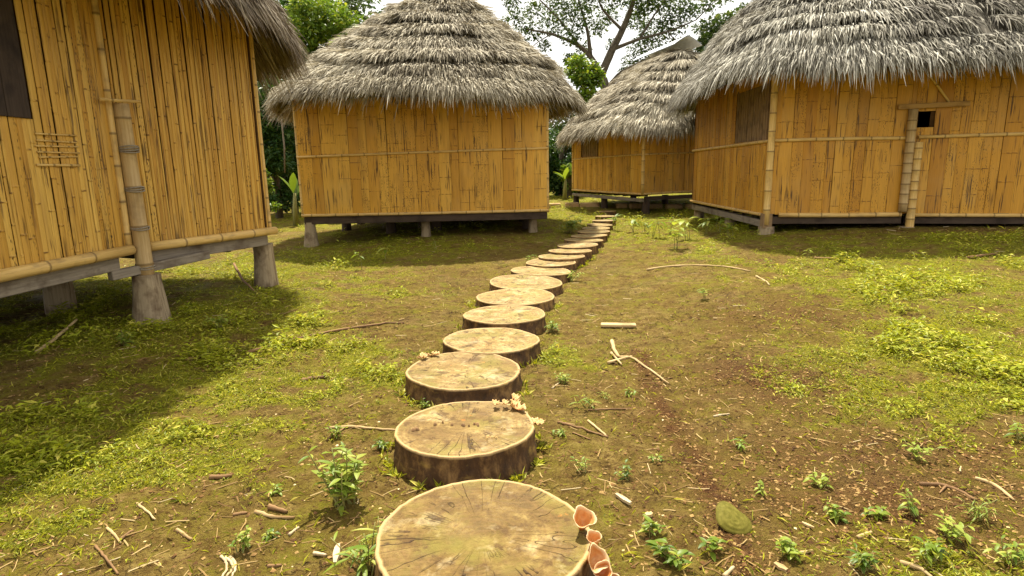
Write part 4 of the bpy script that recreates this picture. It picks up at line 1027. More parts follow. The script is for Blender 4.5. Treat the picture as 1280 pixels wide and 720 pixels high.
def cup(pos, r, h, tilt, az, lab, dark=0.):
    mb = MB(); seg = 28; prof = [(.22, 0, 0), (.30, .25, .2), (.62, .62, .3), (.95, .95, .8), (1.0, 1.0, 1.), (.93, .985, .9), (.78, .80, .35), (.5, .55, .25), (.2, .42, .2), (.02, .4, .2)]
    v = []; t = []; ph = random.random() * 6
    for (a, b, q) in prof:
        for k in range(seg):
            th = 2 * PI * k / seg; wv = 1 + (.11 * math.sin(3 * th + ph) + .06 * math.sin(5 * th + 2 * ph)) * a
            rg = 1 + (random.random() - .5) * .04 * (a > .9); v.append((r * a * wv * rg * math.cos(th), r * a * wv * rg * math.sin(th), h * b * (1 + (random.random() - .5) * .03 * (a > .9)) + .08 * r * a * math.sin(2 * th + ph))); t.append((q if q > .7 else .25 * q, dark if b > .3 and q < .7 else .85 * (b < .4), 0))
    f = [(i * seg + k, i * seg + (k + 1) % seg, (i + 1) * seg + (k + 1) % seg, (i + 1) * seg + k) for i in range(len(prof) - 1) for k in range(seg)]
    rot = np.array(Matrix.Rotation(az, 3, 'Z') @ Matrix.Rotation(tilt, 3, 'X')); v = np.array(v) @ rot.T + np.array(pos)
    return tag(mb.add(v, f, tint=t).build('cup_fungus', CUPM, None, smooth=True, origin=pos), lab, 'fungus', 'cup fungi on the rim of the nearest slice')
s0 = STUMPS[0]; tz = s0[3] + s0[4]
def rim_pt(s, ang, k=1.0, dz=0.): return (s[0] + s[2] * k * math.cos(ang), s[1] + s[2] * k * math.sin(ang), s[3] + s[4] + dz)
cup(rim_pt(s0, .06, .95, -.005), .043, .085, .45, .2, 'large orange cup fungus standing on the right rim of the nearest slice')
cup(rim_pt(s0, -.16, 1.06, -.03), .027, .075, .30, -.3, 'small funnel-shaped cup fungus beside the large orange one on the nearest slice')
cup(rim_pt(s0, -.34, 1.02, -.025), .045, .06, .95, .7, 'pale cup fungus tipped forward, below the small funnel one')
cup(rim_pt(s0, -.36, 1.17, -.07), .032, .06, .55, -.2, 'dark-throated cup fungus, lower right of the pale tipped one', .6)
cup(rim_pt(s0, -.28, 1.30, -.17), .055, .10, .75, -.9, 'brown withered cup fungus at the foot of the nearest slice', 1.)
def ruffle(pos, n, r, lab, spread, name='ruffled_fungus', az=0.):
    mb = MB()
    for q in range(n):
        c = np.array(pos) + np.array([rng.normal(0, spread), rng.normal(0, spread * .6), rng.uniform(0, .018)]); seg = 30; rr = r * rng.uniform(.6, 1.15); a0 = az + rng.normal(0, .7); ph = rng.random() * 6; v = []; t = []
        for j in range(6):
            s = j / 5
            for k in range(seg):
                th = a0 + (k / (seg - 1) - .5) * 3.6; wv = 1 + .16 * math.sin(7 * (th - a0) + ph) * s
                v.append(c + np.array([rr * s * wv * math.cos(th), rr * s * wv * math.sin(th), .012 + .35 * rr * s ** 1.5 + .16 * rr * s * math.sin(9 * (th - a0) + ph)])); t.append((.3, (1 - s) * .6, 0))
        top = np.array(v); low = top - np.array([0, 0, .005]); m = len(v)
        f = [(i * seg + k, i * seg + k + 1, (i + 1) * seg + k + 1, (i + 1) * seg + k) for i in range(5) for k in range(seg - 1)]
        f += [tuple(m + a for a in q_[::-1]) for q_ in f] + [(5 * seg + k, 5 * seg + k + 1, m + 5 * seg + k + 1, m + 5 * seg + k) for k in range(seg - 1)]
        mb.add(np.vstack([top, low]), f, tint=np.array(t + t))
    return tag(mb.build(name, PALEF, None, smooth=True, origin=pos), lab, 'fungus')
ruffle(rim_pt(STUMPS[1], .78, .88, .0), 6, .046, 'pale ruffled fungus on the far right rim of the second slice', .045)
ruffle(rim_pt(STUMPS[1], .30, 1.06, -.06), 4, .040, 'orange-tinged fungus frill on the right side of the second slice', .02)
ruffle(rim_pt(STUMPS[2], 2.55, .98, .0), 4, .042, 'pale fungus tuft on the left rim of the third slice', .02)
ruffle(rim_pt(STUMPS[2], 2.3, .95, .0), 2, .036, 'smaller pale fungus tuft behind the first one on the third slice', .012)
# bracket fungus lying on the soil
mb = MB(); p = GP(916, 656, .02); z0 = ga(p[0], p[1]); seg = 40; rings = 16; v = []; t = []; uv = []
for j in range(rings + 1):
    s = j / rings
    for k in range(seg):
        th = 2 * PI * k / seg; ra = .066 * (1 + .10 * math.cos(th + 1) + .16 * math.cos(2 * th + .3) + .62 * max(0, math.cos(th - 1.75)) ** 4)
        v.append((ra * s * math.cos(th), ra * s * math.sin(th), .016 * (1 - s ** 3) + .0009 * math.sin(s * 22))); t.append((.5 + .5 * math.sin(s * 22), s, 0)); uv.append(v[-1])
f = [(i * seg + k, i * seg + (k + 1) % seg, (i + 1) * seg + (k + 1) % seg, (i + 1) * seg + k) for i in range(rings) for k in range(seg)]
top = np.array(v); low = top.copy(); low[:, 2] = -.006 * (1 - np.linalg.norm(top[:, :2], axis=1) / .08); m = len(v)
rot = np.array(Matrix.Rotation(.5, 3, 'X') @ Matrix.Rotation(.15, 3, 'Y')); al = np.vstack([top, low]) @ rot.T + np.array([p[0], p[1], z0 + .035])
mb.add(al, f + [tuple(m + a for a in q_[::-1]) for q_ in f] + [(rings * seg + k, rings * seg + (k + 1) % seg, m + rings * seg + (k + 1) % seg, m + rings * seg + k) for k in range(seg)], tint=np.array(t + t), uv=np.array(uv + uv))
M = Mat('bracket_fungus_skin', .75, .12); r_, g_, b_ = M.sep(M.attr('tint').outputs['Vector']); M.color(M.mix(M.math('MULTIPLY', r_, .22), M.mix(M.rng(M.noise(M.attr('uvm').outputs['Vector'], 60, 4), .4, .6), (.095, .085, .010), (.145, .125, .02)), (.07, .055, .008)))
tag(mb.build('bracket_fungus', M.m, None, smooth=True, origin=(p[0], p[1], z0)), 'olive ringed bracket fungus lying on the brown soil streak at lower right', 'fungus')
# brown crumbs on the second slice
s1 = STUMPS[1]
for k_, (u, w_, n, lab) in enumerate(((-.30, .05, 3, 'brown fungus crumb left of centre on the second slice'), (.10, .02, 6, 'brown fungus crumb at the centre of the second slice'), (.38, -.42, 5, 'tan crumb near the front rim of the second slice'), (.62, -.15, 4, 'tan crumb near the right rim of the second slice'), (-.68, -.12, 3, 'red-brown crumb near the left rim of the second slice'))):
    c = np.array([s1[0] + u * s1[2], s1[1] + w_ * s1[2], s1[3] + s1[4]])
    for q in range(n):
        mb = MB(); o = np.array([(1, 0, 0), (.5, .8, 0), (-.5, .8, 0), (-1, 0, 0), (-.5, -.8, 0), (.5, -.8, 0)], float) * rng.uniform(.6, 1.2, (6, 1)) * rng.uniform(.007, .016); cc_ = c + np.array([rng.normal(0, .028), rng.normal(0, .010), 0])
        up_ = o * .6; up_[:, 2] = .010; mb.add(np.vstack([o + cc_ + [0, 0, -.004], up_ + cc_, [cc_ + [0, 0, .012]]]), [(i, (i + 1) % 6, 6 + (i + 1) % 6, 6 + i) for i in range(6)]); b0 = mb.n - 13
        mb.F.append(np.array([(b0 + 6 + i, b0 + 6 + (i + 1) % 6, b0 + 12, -1) for i in range(6)])); mb.MI.append(np.zeros(6, int))
        tag(mb.build('fungus_crumb', CHIP if k_ in (2, 3) else DSTICK, None, smooth=True, origin=cc_), lab, 'crumb', lab.split(' ', 1)[1].replace('fungus crumb', 'fungus crumbs') if k_ < 2 else lab.replace('crumb', 'crumbs'))

# ================================================================== PLANTS
PL_BRIGHT = mat_leaf('sapling_leaf', (.12, .19, .02), (.30, .36, .05), (.42, .42, .08), .4, .45)
PL_DEEP = mat_leaf('seedling_leaf', (.07, .125, .012), (.20, .27, .028), (.38, .39, .05), .4, .4)
STEM = mat_plain('green_stem', (.16, .17, .04), (.26, .22, .07), 40, .6)
BARKT = mat_wood('tree_bark', (.075, .06, .042), (.14, .115, .085), (.05, .04, .028), .9)
def plant(px, py, h, nst, nlf, lsz, lab, name='weed', cat='weed', mat=PL_BRIGHT, wide=.45, aspect=.42, group='leafy weeds growing on the soil', droop=.35, spread=.4, parts=True, at=None, lr=(.35, 1.0)):
    p = GP(px, py) if at is None else np.array([at[0], at[1], 0.]); p[2] = ga(p[0], p[1]); root = thing(name, lab, cat, p, group)
    tone_ = rng.uniform(-.3, .35); aspect *= rng.uniform(.7, 1.15); droop *= rng.uniform(.5, 1.6)
    st_ = MB(); lf = MB(); B = []; D = []; L = []; W = []; T = []
    for s in range(nst):
        a = rng.random() * 2 * PI; tip = p + np.array([math.cos(a) * spread * h * rng.random(), math.sin(a) * spread * h * rng.random(), h * rng.uniform(.6, 1.0)]); b0 = p + np.array([rng.normal(0, .12 * h), rng.normal(0, .12 * h), -.01])
        mid = (b0 + tip) / 2 + rng.normal(0, .05 * h, 3); q = np.array([b0 + (tip - b0) * u + (mid - (b0 + tip) / 2) * math.sin(u * PI) for u in np.linspace(0, 1, 7)])
        st_.tube(q, np.linspace(.010, .004, 7) * min(1, .25 + h), 5)
        for i in range(nlf):
            u = lr[0] + (lr[1] - lr[0]) * (i + .6) / nlf; b = np.array([np.interp(u, np.linspace(0, 1, 7), q[:, j]) for j in range(3)]); aa = a + 2.4 * i + rng.normal(0, .4); el = rng.uniform(-.1, .65)
            B.append(b); D.append((math.cos(aa) * math.cos(el), math.sin(aa) * math.cos(el), math.sin(el))); L.append(lsz * rng.uniform(.65, 1.2)); W.append(L[-1] * aspect * rng.uniform(.8, 1.2)); T.append((min(1, max(0, rng.beta(2, 2) + tone_)), rng.random(), 0))
    st_.build('stem', STEM, root, smooth=True); n = len(B)
    big_leaves(lf, np.array(B), np.array(D), np.array(L), np.array(W), np.array(T), droop); lf.build('foliage', mat, root, smooth=True); return root
def big_leaves(mb, B, D, L, W, T, droop):
    n = len(B); up = np.tile([0, 0, 1.], (n, 1)); side = np.cross(D, up); side /= np.linalg.norm(side, axis=1)[:, None] + 1e-9; nn = np.cross(side, D)
    us = [0, .18, .4, .65, .85, 1]; ws = [.06, .7, 1., .8, .42, .02]; v = np.zeros((n, 6, 3, 3))
    for j, (u, w) in enumerate(zip(us, ws)):
        c = B + D * (L * u)[:, None]; c[:, 2] -= droop * L * u * u
        v[:, j, 0] = c - side * (W * w / 2)[:, None] + nn * (W * w * .14)[:, None]; v[:, j, 1] = c; v[:, j, 2] = c + side * (W * w / 2)[:, None] + nn * (W * w * .14)[:, None]
    i = np.arange(n)[:, None] * 18
    f = np.vstack([np.hstack([i + 3 * j + k, i + 3 * j + k + 1, i + 3 * j + k + 4, i + 3 * j + k + 3]) for j in range(5) for k in range(2)])
    mb.add(v.reshape(-1, 3), f, tint=np.repeat(T, 18, 0))
plant(425, 630, .30, 14, 13, .070, 'bright leafy sapling clump growing left of the two nearest slices', 'sapling', 'sapling', group=None, spread=.5, aspect=.42, lr=(.25, 1))
W_ = [(533, 508, .07, 5, 5, .035, 'dark green weed against the left front of the third slice', PL_DEEP), (462, 712, .16, 10, 3, .11, 'grassy tuft against the left side of the nearest slice', PL_BRIGHT),
      (731, 592, .08, 4, 6, .030, 'small weed on bare soil between the two nearest slices and the brown streak', PL_BRIGHT), (783, 600, .08, 4, 6, .032, 'weed casting a shadow just above the white wood chip', PL_DEEP),
      (820, 577, .05, 3, 5, .03, 'little weed left of the brown soil streak', PL_BRIGHT), (812, 670, .06, 5, 5, .05, 'weed tuft above the bottom-centre leafy weed', PL_DEEP), (838, 702, .09, 8, 6, .05, 'broad leafy weed spreading at the bottom edge right of the cup fungi', PL_DEEP),
      (885, 690, .06, 4, 5, .045, 'weed rosette left of and below the bracket fungus', PL_DEEP), (926, 562, .05, 5, 4, .04, 'low weed rosette right of the brown streak', PL_DEEP), (951, 615, .06, 4, 5, .032, 'small upright weed on bare soil above the bracket fungus', PL_BRIGHT),
      (986, 694, .07, 6, 5, .045, 'star-shaped weed tuft right of the bracket fungus', PL_BRIGHT), (1046, 648, .07, 6, 5, .045, 'spreading weed near the middle of the lower right soil', PL_BRIGHT), (1092, 645, .06, 5, 5, .045, 'low weed right of the spreading one at lower right', PL_DEEP),
      (1143, 645, .09, 4, 6, .045, 'upright broad-leaved weed below the dark curved stick', PL_DEEP), (1185, 672, .09, 6, 6, .05, 'tall mixed weed at lower right below the upright one', PL_BRIGHT), (1222, 650, .10, 7, 6, .05, 'grassy weed near the right edge below the reddish stick', PL_BRIGHT),
      (1075, 715, .07, 7, 6, .05, 'leafy weed cut by the bottom edge at right', PL_DEEP), (1165, 708, .09, 7, 6, .05, 'leafy weed by the bottom edge, between stick and corner', PL_DEEP), (1262, 705, .10, 7, 6, .05, 'leafy weed in the bottom right corner', PL_BRIGHT),
      (1276, 552, .12, 4, 6, .055, 'tall round-leaved weed at the right edge', PL_DEEP), (1146, 575, .10, 5, 6, .045, 'bushy weed below the dense green patch at right', PL_BRIGHT), (1025, 610, .06, 5, 5, .035, 'sparse weed above the middle weed at lower right', PL_BRIGHT),
      (303, 690, .11, 6, 6, .035, 'feathery weed above the curled palm strips', PL_BRIGHT), (340, 672, .05, 4, 5, .035, 'small weed between the palm strips and the sapling', PL_DEEP), (345, 620, .05, 6, 4, .035, 'low weed left of the leafy sapling', PL_DEEP),
      (735, 510, .10, 4, 3, .09, 'thin grassy weed right of the second slice', PL_BRIGHT), (757, 497, .06, 4, 6, .035, 'small round weed right of the thin grassy one', PL_BRIGHT), (787, 496, .06, 4, 6, .035, 'weed right of the small round weed, by the forked twig', PL_DEEP),
      (705, 480, .09, 8, 6, .04, 'weed patch touching the right side of the third slice', PL_BRIGHT), (690, 415, .11, 8, 5, .055, 'weed clump touching the right side of the fifth slice', PL_BRIGHT), (715, 352, .17, 8, 6, .055, 'bright weed clump right of the seventh slice', PL_BRIGHT),
      (665, 328, .12, 5, 5, .06, 'weed left of the ninth slice', PL_BRIGHT), (622, 397, .07, 5, 5, .04, 'weed left of the fifth slice', PL_DEEP), (420, 545, .07, 6, 5, .04, 'weed behind the leafy sapling', PL_DEEP), (480, 560, .06, 6, 5, .04, 'weed just left of the second slice', PL_DEEP),
      (700, 545, .05, 5, 4, .035, 'yellowing weed right of the second slice under its frill', PL_BRIGHT), (160, 432, .13, 8, 6, .06, 'weed clump before the corner stump foot of the left hut', PL_BRIGHT), (275, 412, .12, 9, 6, .055, 'weed clump right of the corner stump foot of the left hut', PL_BRIGHT)]
for (px, py, h, ns, nlf, ls, lab, mt_) in W_: plant(px, py, h, ns, nlf, ls, lab, mat=mt_, spread=.9, aspect=.14 if 'grass' in lab else .42)
SD = [(791, 291, .34, 'leftmost broad-leaved seedling of the group right of the path'), (806, 291, .30, 'short seedling next to the leftmost broad-leaved one'), (819, 298, .40, 'deep green seedling in the middle of the group right of the path'), (846, 311, .42, 'nearest seedling of the group right of the path'),
      (857, 300, .42, 'yellow-green seedling behind the nearest one'), (881, 294, .36, 'seedling right of the yellow-green one'), (900, 291, .40, 'seedling in the shade edge left of the right hut corner'), (915, 299, .34, 'bright seedling before the right hut corner'), (766, 288, .36, 'bright seedling touching the right side of the far slices'), (838, 293, .34, 'back seedling right of the deep green one'),
      (484, 326, .36, 'single seedling with a broad tip leaf before the middle hut'), (452, 337, .30, 'thin yellow-tipped seedling before the left part of the middle hut'), (545, 312, .18, 'low weed before the middle hut foot'), (880, 375, .14, 'bright low weed right of the long curved branch'), (1010, 322, .14, 'low weed by the shade edge of the right hut')]
for (px, py, h, lab) in SD: plant(px, py, h, 1 if h > .29 and px < 500 else 3, 4, h * .48, lab, 'seedling', 'seedling', mat=PL_DEEP if 'deep' in lab or 'short' in lab else PL_BRIGHT, group='broad-leaved seedlings', aspect=.42, spread=.35, lr=(.55, 1))
plant(712, 292, .34, 11, 6, .15, 'bushy green plant between the middle hut and the far slices', 'bush', 'bush', group=None, spread=1.0)
# broad banana-like plants behind
def banana(x, y, h, n, lab, L=1.2, tilt=(.5, 1.2)):
    z = gzf(x, y); root = thing('banana_plant', lab, 'banana plant', (x, y, z), 'banana plants at the forest edge'); mb = MB()
    mb.tube([(x, y, z - .05), (x, y, z + h * .3), (x + .03, y, z + h * .6)], [.09, .07, .04], 8); mb.build('stem', STEM, root, smooth=True)
    lf = MB(); B = []; D = []; Ls = []; W = []; T = []
    for i in range(n):
        a = 2.4 * i + rng.random(); el = rng.uniform(*tilt); B.append((x, y, z + h * rng.uniform(.45, .62))); D.append((math.cos(a) * math.cos(el), math.sin(a) * math.cos(el), math.sin(el))); Ls.append(L * rng.uniform(.8, 1.2)); W.append(Ls[-1] * .27); T.append((rng.random(), rng.random() * .7, 0))
    big_leaves(lf, np.array(B), np.array(D), np.array(Ls), np.array(W), np.array(T), .3); lf.build('foliage', PL_DEEP, root, smooth=True)

# ================================================================== TREES
def crown_leaves(mb, centers, radii, n, size, flat=.7, tone=0., seed=0, up=.6):
    R = np.random.default_rng(seed); C = np.asarray(centers, float); rad = np.asarray(radii, float); k = R.choice(len(C), n, p=rad ** 2 / (rad ** 2).sum())
    d = R.normal(0, 1, (n, 3)); d /= np.linalg.norm(d, axis=1)[:, None]; rr = rad[k] * R.random(n) ** .42
    b = C[k] + d * rr[:, None] * np.array([1, 1, flat]); a = R.random(n) * 2 * PI; el = R.normal(-.1, .5, n)
    D = np.stack([np.cos(a) * np.cos(el), np.sin(a) * np.cos(el), np.sin(el)], 1); D = D + d * .5; D /= np.linalg.norm(D, axis=1)[:, None]
    U = R.normal(0, 1 - up, (n, 3)); U[:, 2] += up; ln = size * R.uniform(.6, 1.4, n); ct = R.random(len(C))
    t = np.stack([np.clip(.35 * ct[k] + .65 * R.beta(2, 2, n) + tone, 0, 1), R.random(n), np.zeros(n)], 1); leaf_cards(mb, b, D, ln, ln * R.uniform(.38, .6, n), U, t, sag=.15)
def tree(name, lab, cat, base, trunk, r0, limbs, clusters, nleaf, lsz, leafmat, group=None, seed=0, tone=0., flat=.7):
    z = gzf(base[0], base[1]); root = thing(name, lab, cat, (base[0], base[1], z), group); mb = MB()
    tp = np.array([(base[0], base[1], z - .2)] + trunk, float); mb.tube(tp, np.linspace(r0, r0 * .55, len(tp)), 10, wob=.12)
    for (pts, ra, rb) in limbs:
        P = np.array(pts, float); t = np.linspace(0, len(P) - 1, len(P) * 4); q = np.stack([np.interp(t, range(len(P)), P[:, i]) for i in range(3)], 1)
        for _ in range(3): q[1:-1] = (q[:-2] + 2 * q[1:-1] + q[2:]) / 4
        mb.tube(q, np.linspace(ra, rb, len(q)), 7, wob=.1)
    mb.build('trunk', BARKT, root, smooth=True); lf = MB(); crown_leaves(lf, [c[:3] for c in clusters], [c[3] for c in clusters], nleaf, lsz, flat, tone, seed); lf.build('crown', leafmat, root)
    return root
TL_DARK = mat_leaf('forest_leaf', (.012, .035, .008), (.045, .10, .018), (.12, .17, .03), .3, .4)
TL_MID = mat_leaf('bright_tree_leaf', (.05, .10, .010), (.17, .26, .03), (.32, .34, .04), .4, .4)
TL_BIG = mat_leaf('canopy_leaf', (.02, .045, .012), (.06, .10, .022), (.16, .19, .045), .35, .45)
# tall spreading tree behind the far hut
Yb = 33.
def T(px, py, dy=0.): return tuple(V(px, py, Yb + dy))
bx, by = T(757, 200)[0] - .2, Yb
limbs = [([T(757, 112), T(752, 92), T(738, 70), T(722, 55), T(690, 42), T(655, 36)], .30, .05), ([T(752, 92), T(765, 62), T(778, 38), T(790, 8), T(800, -30), T(815, -80)], .34, .08), ([T(738, 70), T(735, 40), T(726, 10), T(715, -30)], .17, .04),
         ([T(765, 62), T(800, 48), T(835, 40), T(870, 25)], .15, .04), ([T(757, 112), T(775, 90), T(800, 78), T(830, 66)], .16, .05), ([T(722, 55), T(700, 25), T(680, 5), T(660, -15)], .11, .03), ([T(778, 38), T(750, 10), T(745, -20)], .13, .04), ([T(738, 70), T(722, 78), T(712, 95)], .07, .02), ([T(800, 48), T(820, 15), T(845, -20)], .10, .03), ([T(690, 42), T(668, 55), T(655, 72)], .05, .015), ([T(870, 25), T(885, 10), T(905, -10)], .05, .02), ([T(835, 40), T(848, 55), T(860, 70)], .05, .02)]
cl = []
for (px, py, r) in ((655, 30, .75), (668, 12, .8), (690, 30, 1.0), (700, 5, 1.1), (715, 45, .8), (722, 20, 1.0), (735, -5, 1.2), (745, 35, .7), (655, 50, .4), (682, 58, .5), (668, 42, .5), (712, 72, .45), (700, 88, .3), (730, 60, .5), (760, 20, .8), (775, -10, 1.2), (795, 25, .9), (805, 60, 1.1), (820, 40, 1.1), (825, 68, .8), (842, 30, 1.0), (850, 55, .8), (838, 5, 1.1), (862, 12, .8), (875, 35, .55), (790, 78, .8), (780, 92, .5), (815, 85, .7), (885, 5, .7), (905, -5, .7), (815, 0, 1.1), (850, -30, 1.6), (780, -50, 2), (700, -40, 1.8), (640, 0, .7), (632, 25, .35), (645, 18, .5), (765, 55, .45), (865, 68, .5), (878, 55, .45), (800, 8, .9)):
    p = T(px, py, rng.normal(0, 1.3)); cl.append((*p, r))
tree('spreading_tree', 'tall spreading tree with open crown against white sky, rising behind the far hut', 'tree', (bx, by), [(bx, by, 3), T(757, 150), T(757, 112), T(754, 98)], .40, [(a_, b_ * .68, c_ * .7) for a_, b_, c_ in limbs], [(*c[:3], c[3] * .85) for c in cl], 17000, .17, TL_BIG, seed=5)
# smaller bright tree left of the trunk
Yb = 27.
cl = [(*T(px, py, rng.normal(0, .4)), r) for (px, py, r) in ((720, 80, .45), (735, 88, .5), (728, 98, .5), (742, 100, .4), (716, 90, .3), (738, 112, .3), (730, 122, .4), (748, 92, .25), (722, 76, .3))]
b_ = T(733, 170); tree('young_tree', 'slim bright green tree between the middle hut roof and the tall tree', 'tree', (b_[0], Yb), [T(733, 160), T(732, 130), T(731, 105), T(731, 90)], .10, [([T(731, 115), T(722, 100), T(717, 88)], .04, .015), ([T(731, 110), T(742, 100)], .035, .015)], cl, 2600, .20, TL_MID, seed=6)
Yb = 30.
cl = [(*T(px, py, rng.normal(0, .6)), r) for (px, py, r) in ((895, 35, .8), (905, 50, .8), (885, 55, .6), (915, 30, .8), (890, 75, .8), (920, 60, 1), (935, 20, .8), (875, 78, .5))]
b_ = T(900, 200); tree('dark_tree', 'dark tree peeping out between the far hut roof and the right hut roof', 'tree', (b_[0], Yb), [T(900, 150), T(898, 90), T(898, 60)], .2, [([T(898, 80), T(885, 60)], .06, .02)], cl, 4500, .22, TL_BIG, seed=7)
# trees and bushes at the left, between the left and middle huts
Yb = 21.
cl = [(*T(px, py, rng.normal(0, .7)), r) for (px, py, r) in ((372, 50, .75), (390, 30, .85), (408, 18, .85), (420, 40, .7), (395, 62, .7), (375, 75, .6), (430, 58, .4), (400, 90, .7), (360, 35, .6), (415, 75, .6), (385, 10, .7), (350, 60, .7), (430, 25, .5), (360, 95, .6), (420, 95, .7), (375, 110, .8))]
b_ = T(395, 250); tree('bright_tree', 'bright leafy tree between the left and middle hut roofs', 'tree', (b_[0], Yb), [T(395, 200), T(393, 120), T(395, 60)], .16, [([T(394, 110), T(370, 70)], .06, .02), ([T(394, 100), T(418, 50)], .06, .02)], cl, 9500, .17, TL_MID, seed=8)
def bushtree(px, py0, py1, w, Y, name, lab, n, lsz, mat, seed, tone=0., cat='tree', grp=None, trunk_r=.12):
    R = np.random.default_rng(seed); b = V(px, 300, Y); zg = gzf(b[0], Y); z1 = V(px, py1, Y)[2]; z0 = max(V(px, py0, Y)[2], zg + .15); hw = w * Y / F_PX / 2; cl = []
    for i in range(max(14, int(24 * (z1 - z0) / max(hw, .4) ** .5 / 2))):
        u = R.random(); rr = hw * (.55 + .45 * math.sin(PI * (.15 + .75 * u))); r = R.uniform(.28, .5) * min(hw, 1.4); cl.append((b[0] + R.normal(0, .5) * rr, Y + R.normal(0, .5) * min(rr, 1.5), z0 + (z1 - z0 - r) * u + r * .3, r))
    return tree(name, lab, cat, (b[0], Y), [(b[0], Y, zg + (z1 - zg) * .4), (b[0] + .1, Y, zg + (z1 - zg) * .8)], trunk_r, [((b[0], Y, zg + (z1 - zg) * .4), (c[0], c[1], c[2])) and ([(b[0], Y, zg + (z1 - zg) * .35), (c[0], c[1], c[2])], trunk_r * .4, .015) for c in cl[:7]], cl, n, lsz, mat, grp, seed, tone)
BT = [(340, 240, -40, 150, 26, 'tall_tree', 'tall dark forest tree rising behind the left hut roof', 22000, .22, TL_DARK, 60, 'tree'),
      (455, 240, -30, 90, 27, 'tall_tree', 'dark thin-crowned tree showing through beside the middle roof top', 5200, .20, TL_BIG, 61, 'tree'),
      (352, 268, 95, 70, 18.5, 'shade_bush', 'dark bush in the gap left of the middle hut, under the bright tree', 12000, .15, TL_DARK, 62, 'bush'),
      (372, 262, 120, 70, 20, 'shade_bush', 'dark bush behind the left edge of the middle hut', 10000, .15, TL_DARK, 63, 'bush'),
      (332, 262, 205, 26, 15.2, 'small_bush', 'small sunlit bush beside the right edge of the left hut', 1500, .09, TL_MID, 64, 'bush'),
      (700, 245, 160, 60, 25, 'shade_bush', 'dense dark bush in the gap right of the middle hut', 8000, .16, TL_DARK, 65, 'bush'),
      (712, 242, 205, 26, 23.4, 'small_bush', 'bright shrub low in the gap right of the middle hut', 1300, .16, TL_MID, 66, 'bush'),
      (735, 238, 130, 90, 29, 'shade_bush', 'dark bush behind the left end of the far hut', 7000, .18, TL_DARK, 67, 'bush'),
      (250, 300, -60, 200, 23, 'tall_tree', 'tall forest tree behind the left hut, mostly hidden by it', 9000, .24, TL_DARK, 68, 'tree'),
      (560, 240, 60, 200, 30, 'tall_tree', 'broad forest tree behind the middle hut, hidden by its roof', 7000, .26, TL_DARK, 69, 'tree'),
      (1000, 240, 60, 200, 32, 'tall_tree', 'broad forest tree behind the right hut, hidden by its roof', 7000, .26, TL_DARK, 70, 'tree')]
for (px, a_, b_, w, Y, nm, lab, n, ls, mt_, sd, ct) in BT: bushtree(px, a_, b_, w, Y, nm, lab, n, ls, mt_, sd, cat=ct)
p = V(362, 262, 16.8); banana(p[0] + .15, 16.8, 1.5, 4, 'banana plant with upright bright leaves left of the middle hut', .95, (.9, 1.4))
p = V(706, 245, 22.5); banana(p[0], 22.5, 1.3, 6, 'small banana plant low in the gap right of the middle hut', .8, (.3, 1.3))
p0 = V(352, 152, 16.); p1 = V(356, 216, 16.)
tag(MB().tube([p0 + [0, 0, .8], p0, (p0 + p1) / 2 + [.03, 0, 0], p1], .02, 6).build('hanging_vine', GREYWOOD, None, smooth=True, origin=p1), 'pale dead vine hanging in the gap left of the middle hut', 'vine')
# the wood beyond, one dense mass ringed behind the clearing
mb = MB(); R = np.random.default_rng(90); cs = []; rs = []
for i in range(420):
    x = R.uniform(-34, 40); y = R.uniform(33, 42) - (.28 * max(0, -x - 6)) - .28 * max(0, x - 12); gap_ = -3 < x < 22
    top = R.uniform(2.5, 4.6) if gap_ else R.uniform(6, 12); z = .4 + R.random() * top; cs.append((x, y, z)); rs.append(R.uniform(.9, 1.7))
crown_leaves(mb, cs, rs, 46000, .36, .8, 0, 91)
for i in range(60):
    x = R.uniform(-34, 40); y = R.uniform(34, 42); mb.tube([(x, y, -.2), (x + R.normal(0, .2), y, 3), (x + R.normal(0, .5), y, 6)], [.2, .16, .08], 6, tint=(0, 0, 0))
tag(mb.build('forest', TL_DARK), 'dark green wood closing the clearing behind the huts', 'forest', kind='stuff')

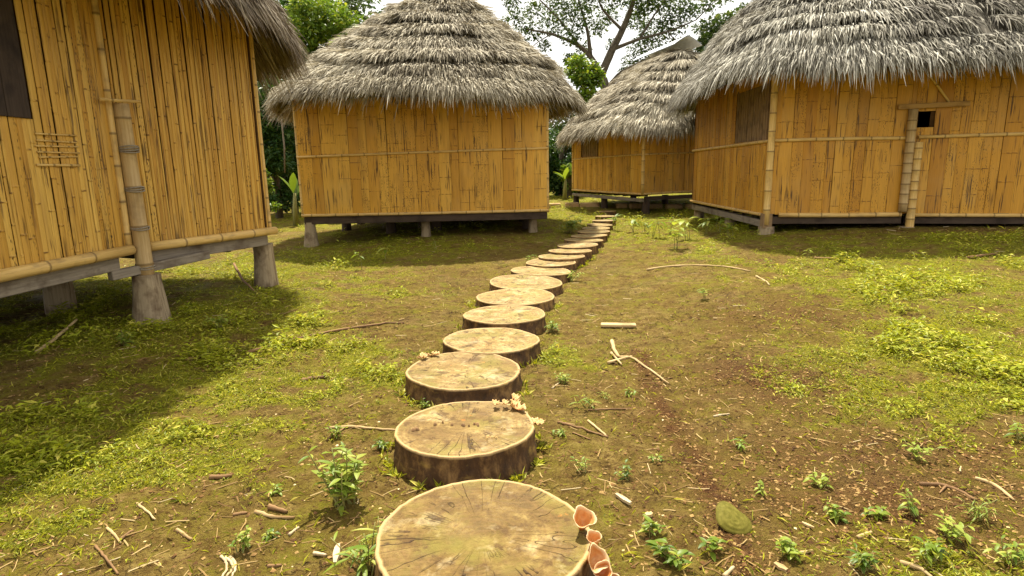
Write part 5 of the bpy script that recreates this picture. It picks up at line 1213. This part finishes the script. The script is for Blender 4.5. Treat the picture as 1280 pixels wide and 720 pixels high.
# ================================================================== LIGHT AND SKY
SUN_EL = math.radians(64.5); sx, sy = -.13, .99; SUN_AZ = math.atan2(sx, sy)
sd = bpy.data.lights.new('sun', 'SUN'); sd.energy = 5.0; sd.angle = math.radians(.6); sd.color = (1.0, .93, .78)
so = bpy.data.objects.new('sun', sd); col.objects.link(so)
h = math.hypot(sx, sy); dirv = Vector((sx / h * math.cos(SUN_EL), sy / h * math.cos(SUN_EL), math.sin(SUN_EL))); so.rotation_euler = dirv.to_track_quat('Z', 'Y').to_euler(); so.location = (-6, 10, 20)
w = bpy.data.worlds.new('World'); scene.world = w; w.use_nodes = True; nt = w.node_tree; nt.nodes.clear()
out = nt.nodes.new('ShaderNodeOutputWorld'); bg = nt.nodes.new('ShaderNodeBackground'); bg.inputs[1].default_value = .074
sky = nt.nodes.new('ShaderNodeTexSky'); sky.sky_type = 'NISHITA'; sky.sun_disc = False; sky.sun_elevation = SUN_EL; sky.sun_rotation = SUN_AZ
tc = nt.nodes.new('ShaderNodeTexCoord'); mp = nt.nodes.new('ShaderNodeMapping'); mp.inputs['Scale'].default_value = (1.6, 1.6, 4); nt.links.new(tc.outputs['Generated'], mp.inputs[0])
nz = nt.nodes.new('ShaderNodeTexNoise'); nz.inputs['Scale'].default_value = 1.5; nz.inputs['Detail'].default_value = 6; nt.links.new(mp.outputs[0], nz.inputs['Vector'])
mr = nt.nodes.new('ShaderNodeMapRange'); nt.links.new(nz.outputs['Fac'], mr.inputs[0]); mr.inputs[1].default_value = .22; mr.inputs[2].default_value = .5; mr.inputs[3].default_value = .45
mx = nt.nodes.new('ShaderNodeMix'); mx.data_type = 'RGBA'; nt.links.new(mr.outputs[0], mx.inputs[0]); nt.links.new(sky.outputs[0], mx.inputs[6]); mx.inputs[7].default_value = (9.6, 9.4, 8.9, 1)
nt.links.new(mx.outputs[2], bg.inputs[0]); nt.links.new(bg.outputs[0], out.inputs[0])
vs = scene.view_settings; vs.view_transform = 'Standard'; vs.look = 'None'; vs.gamma = 1; vs.use_curve_mapping = False; vs.exposure = 1.12
scene.cycles.max_bounces = 8; scene.cycles.diffuse_bounces = 4; scene.cycles.transparent_max_bounces = 8
scene.cycles.use_denoising = True
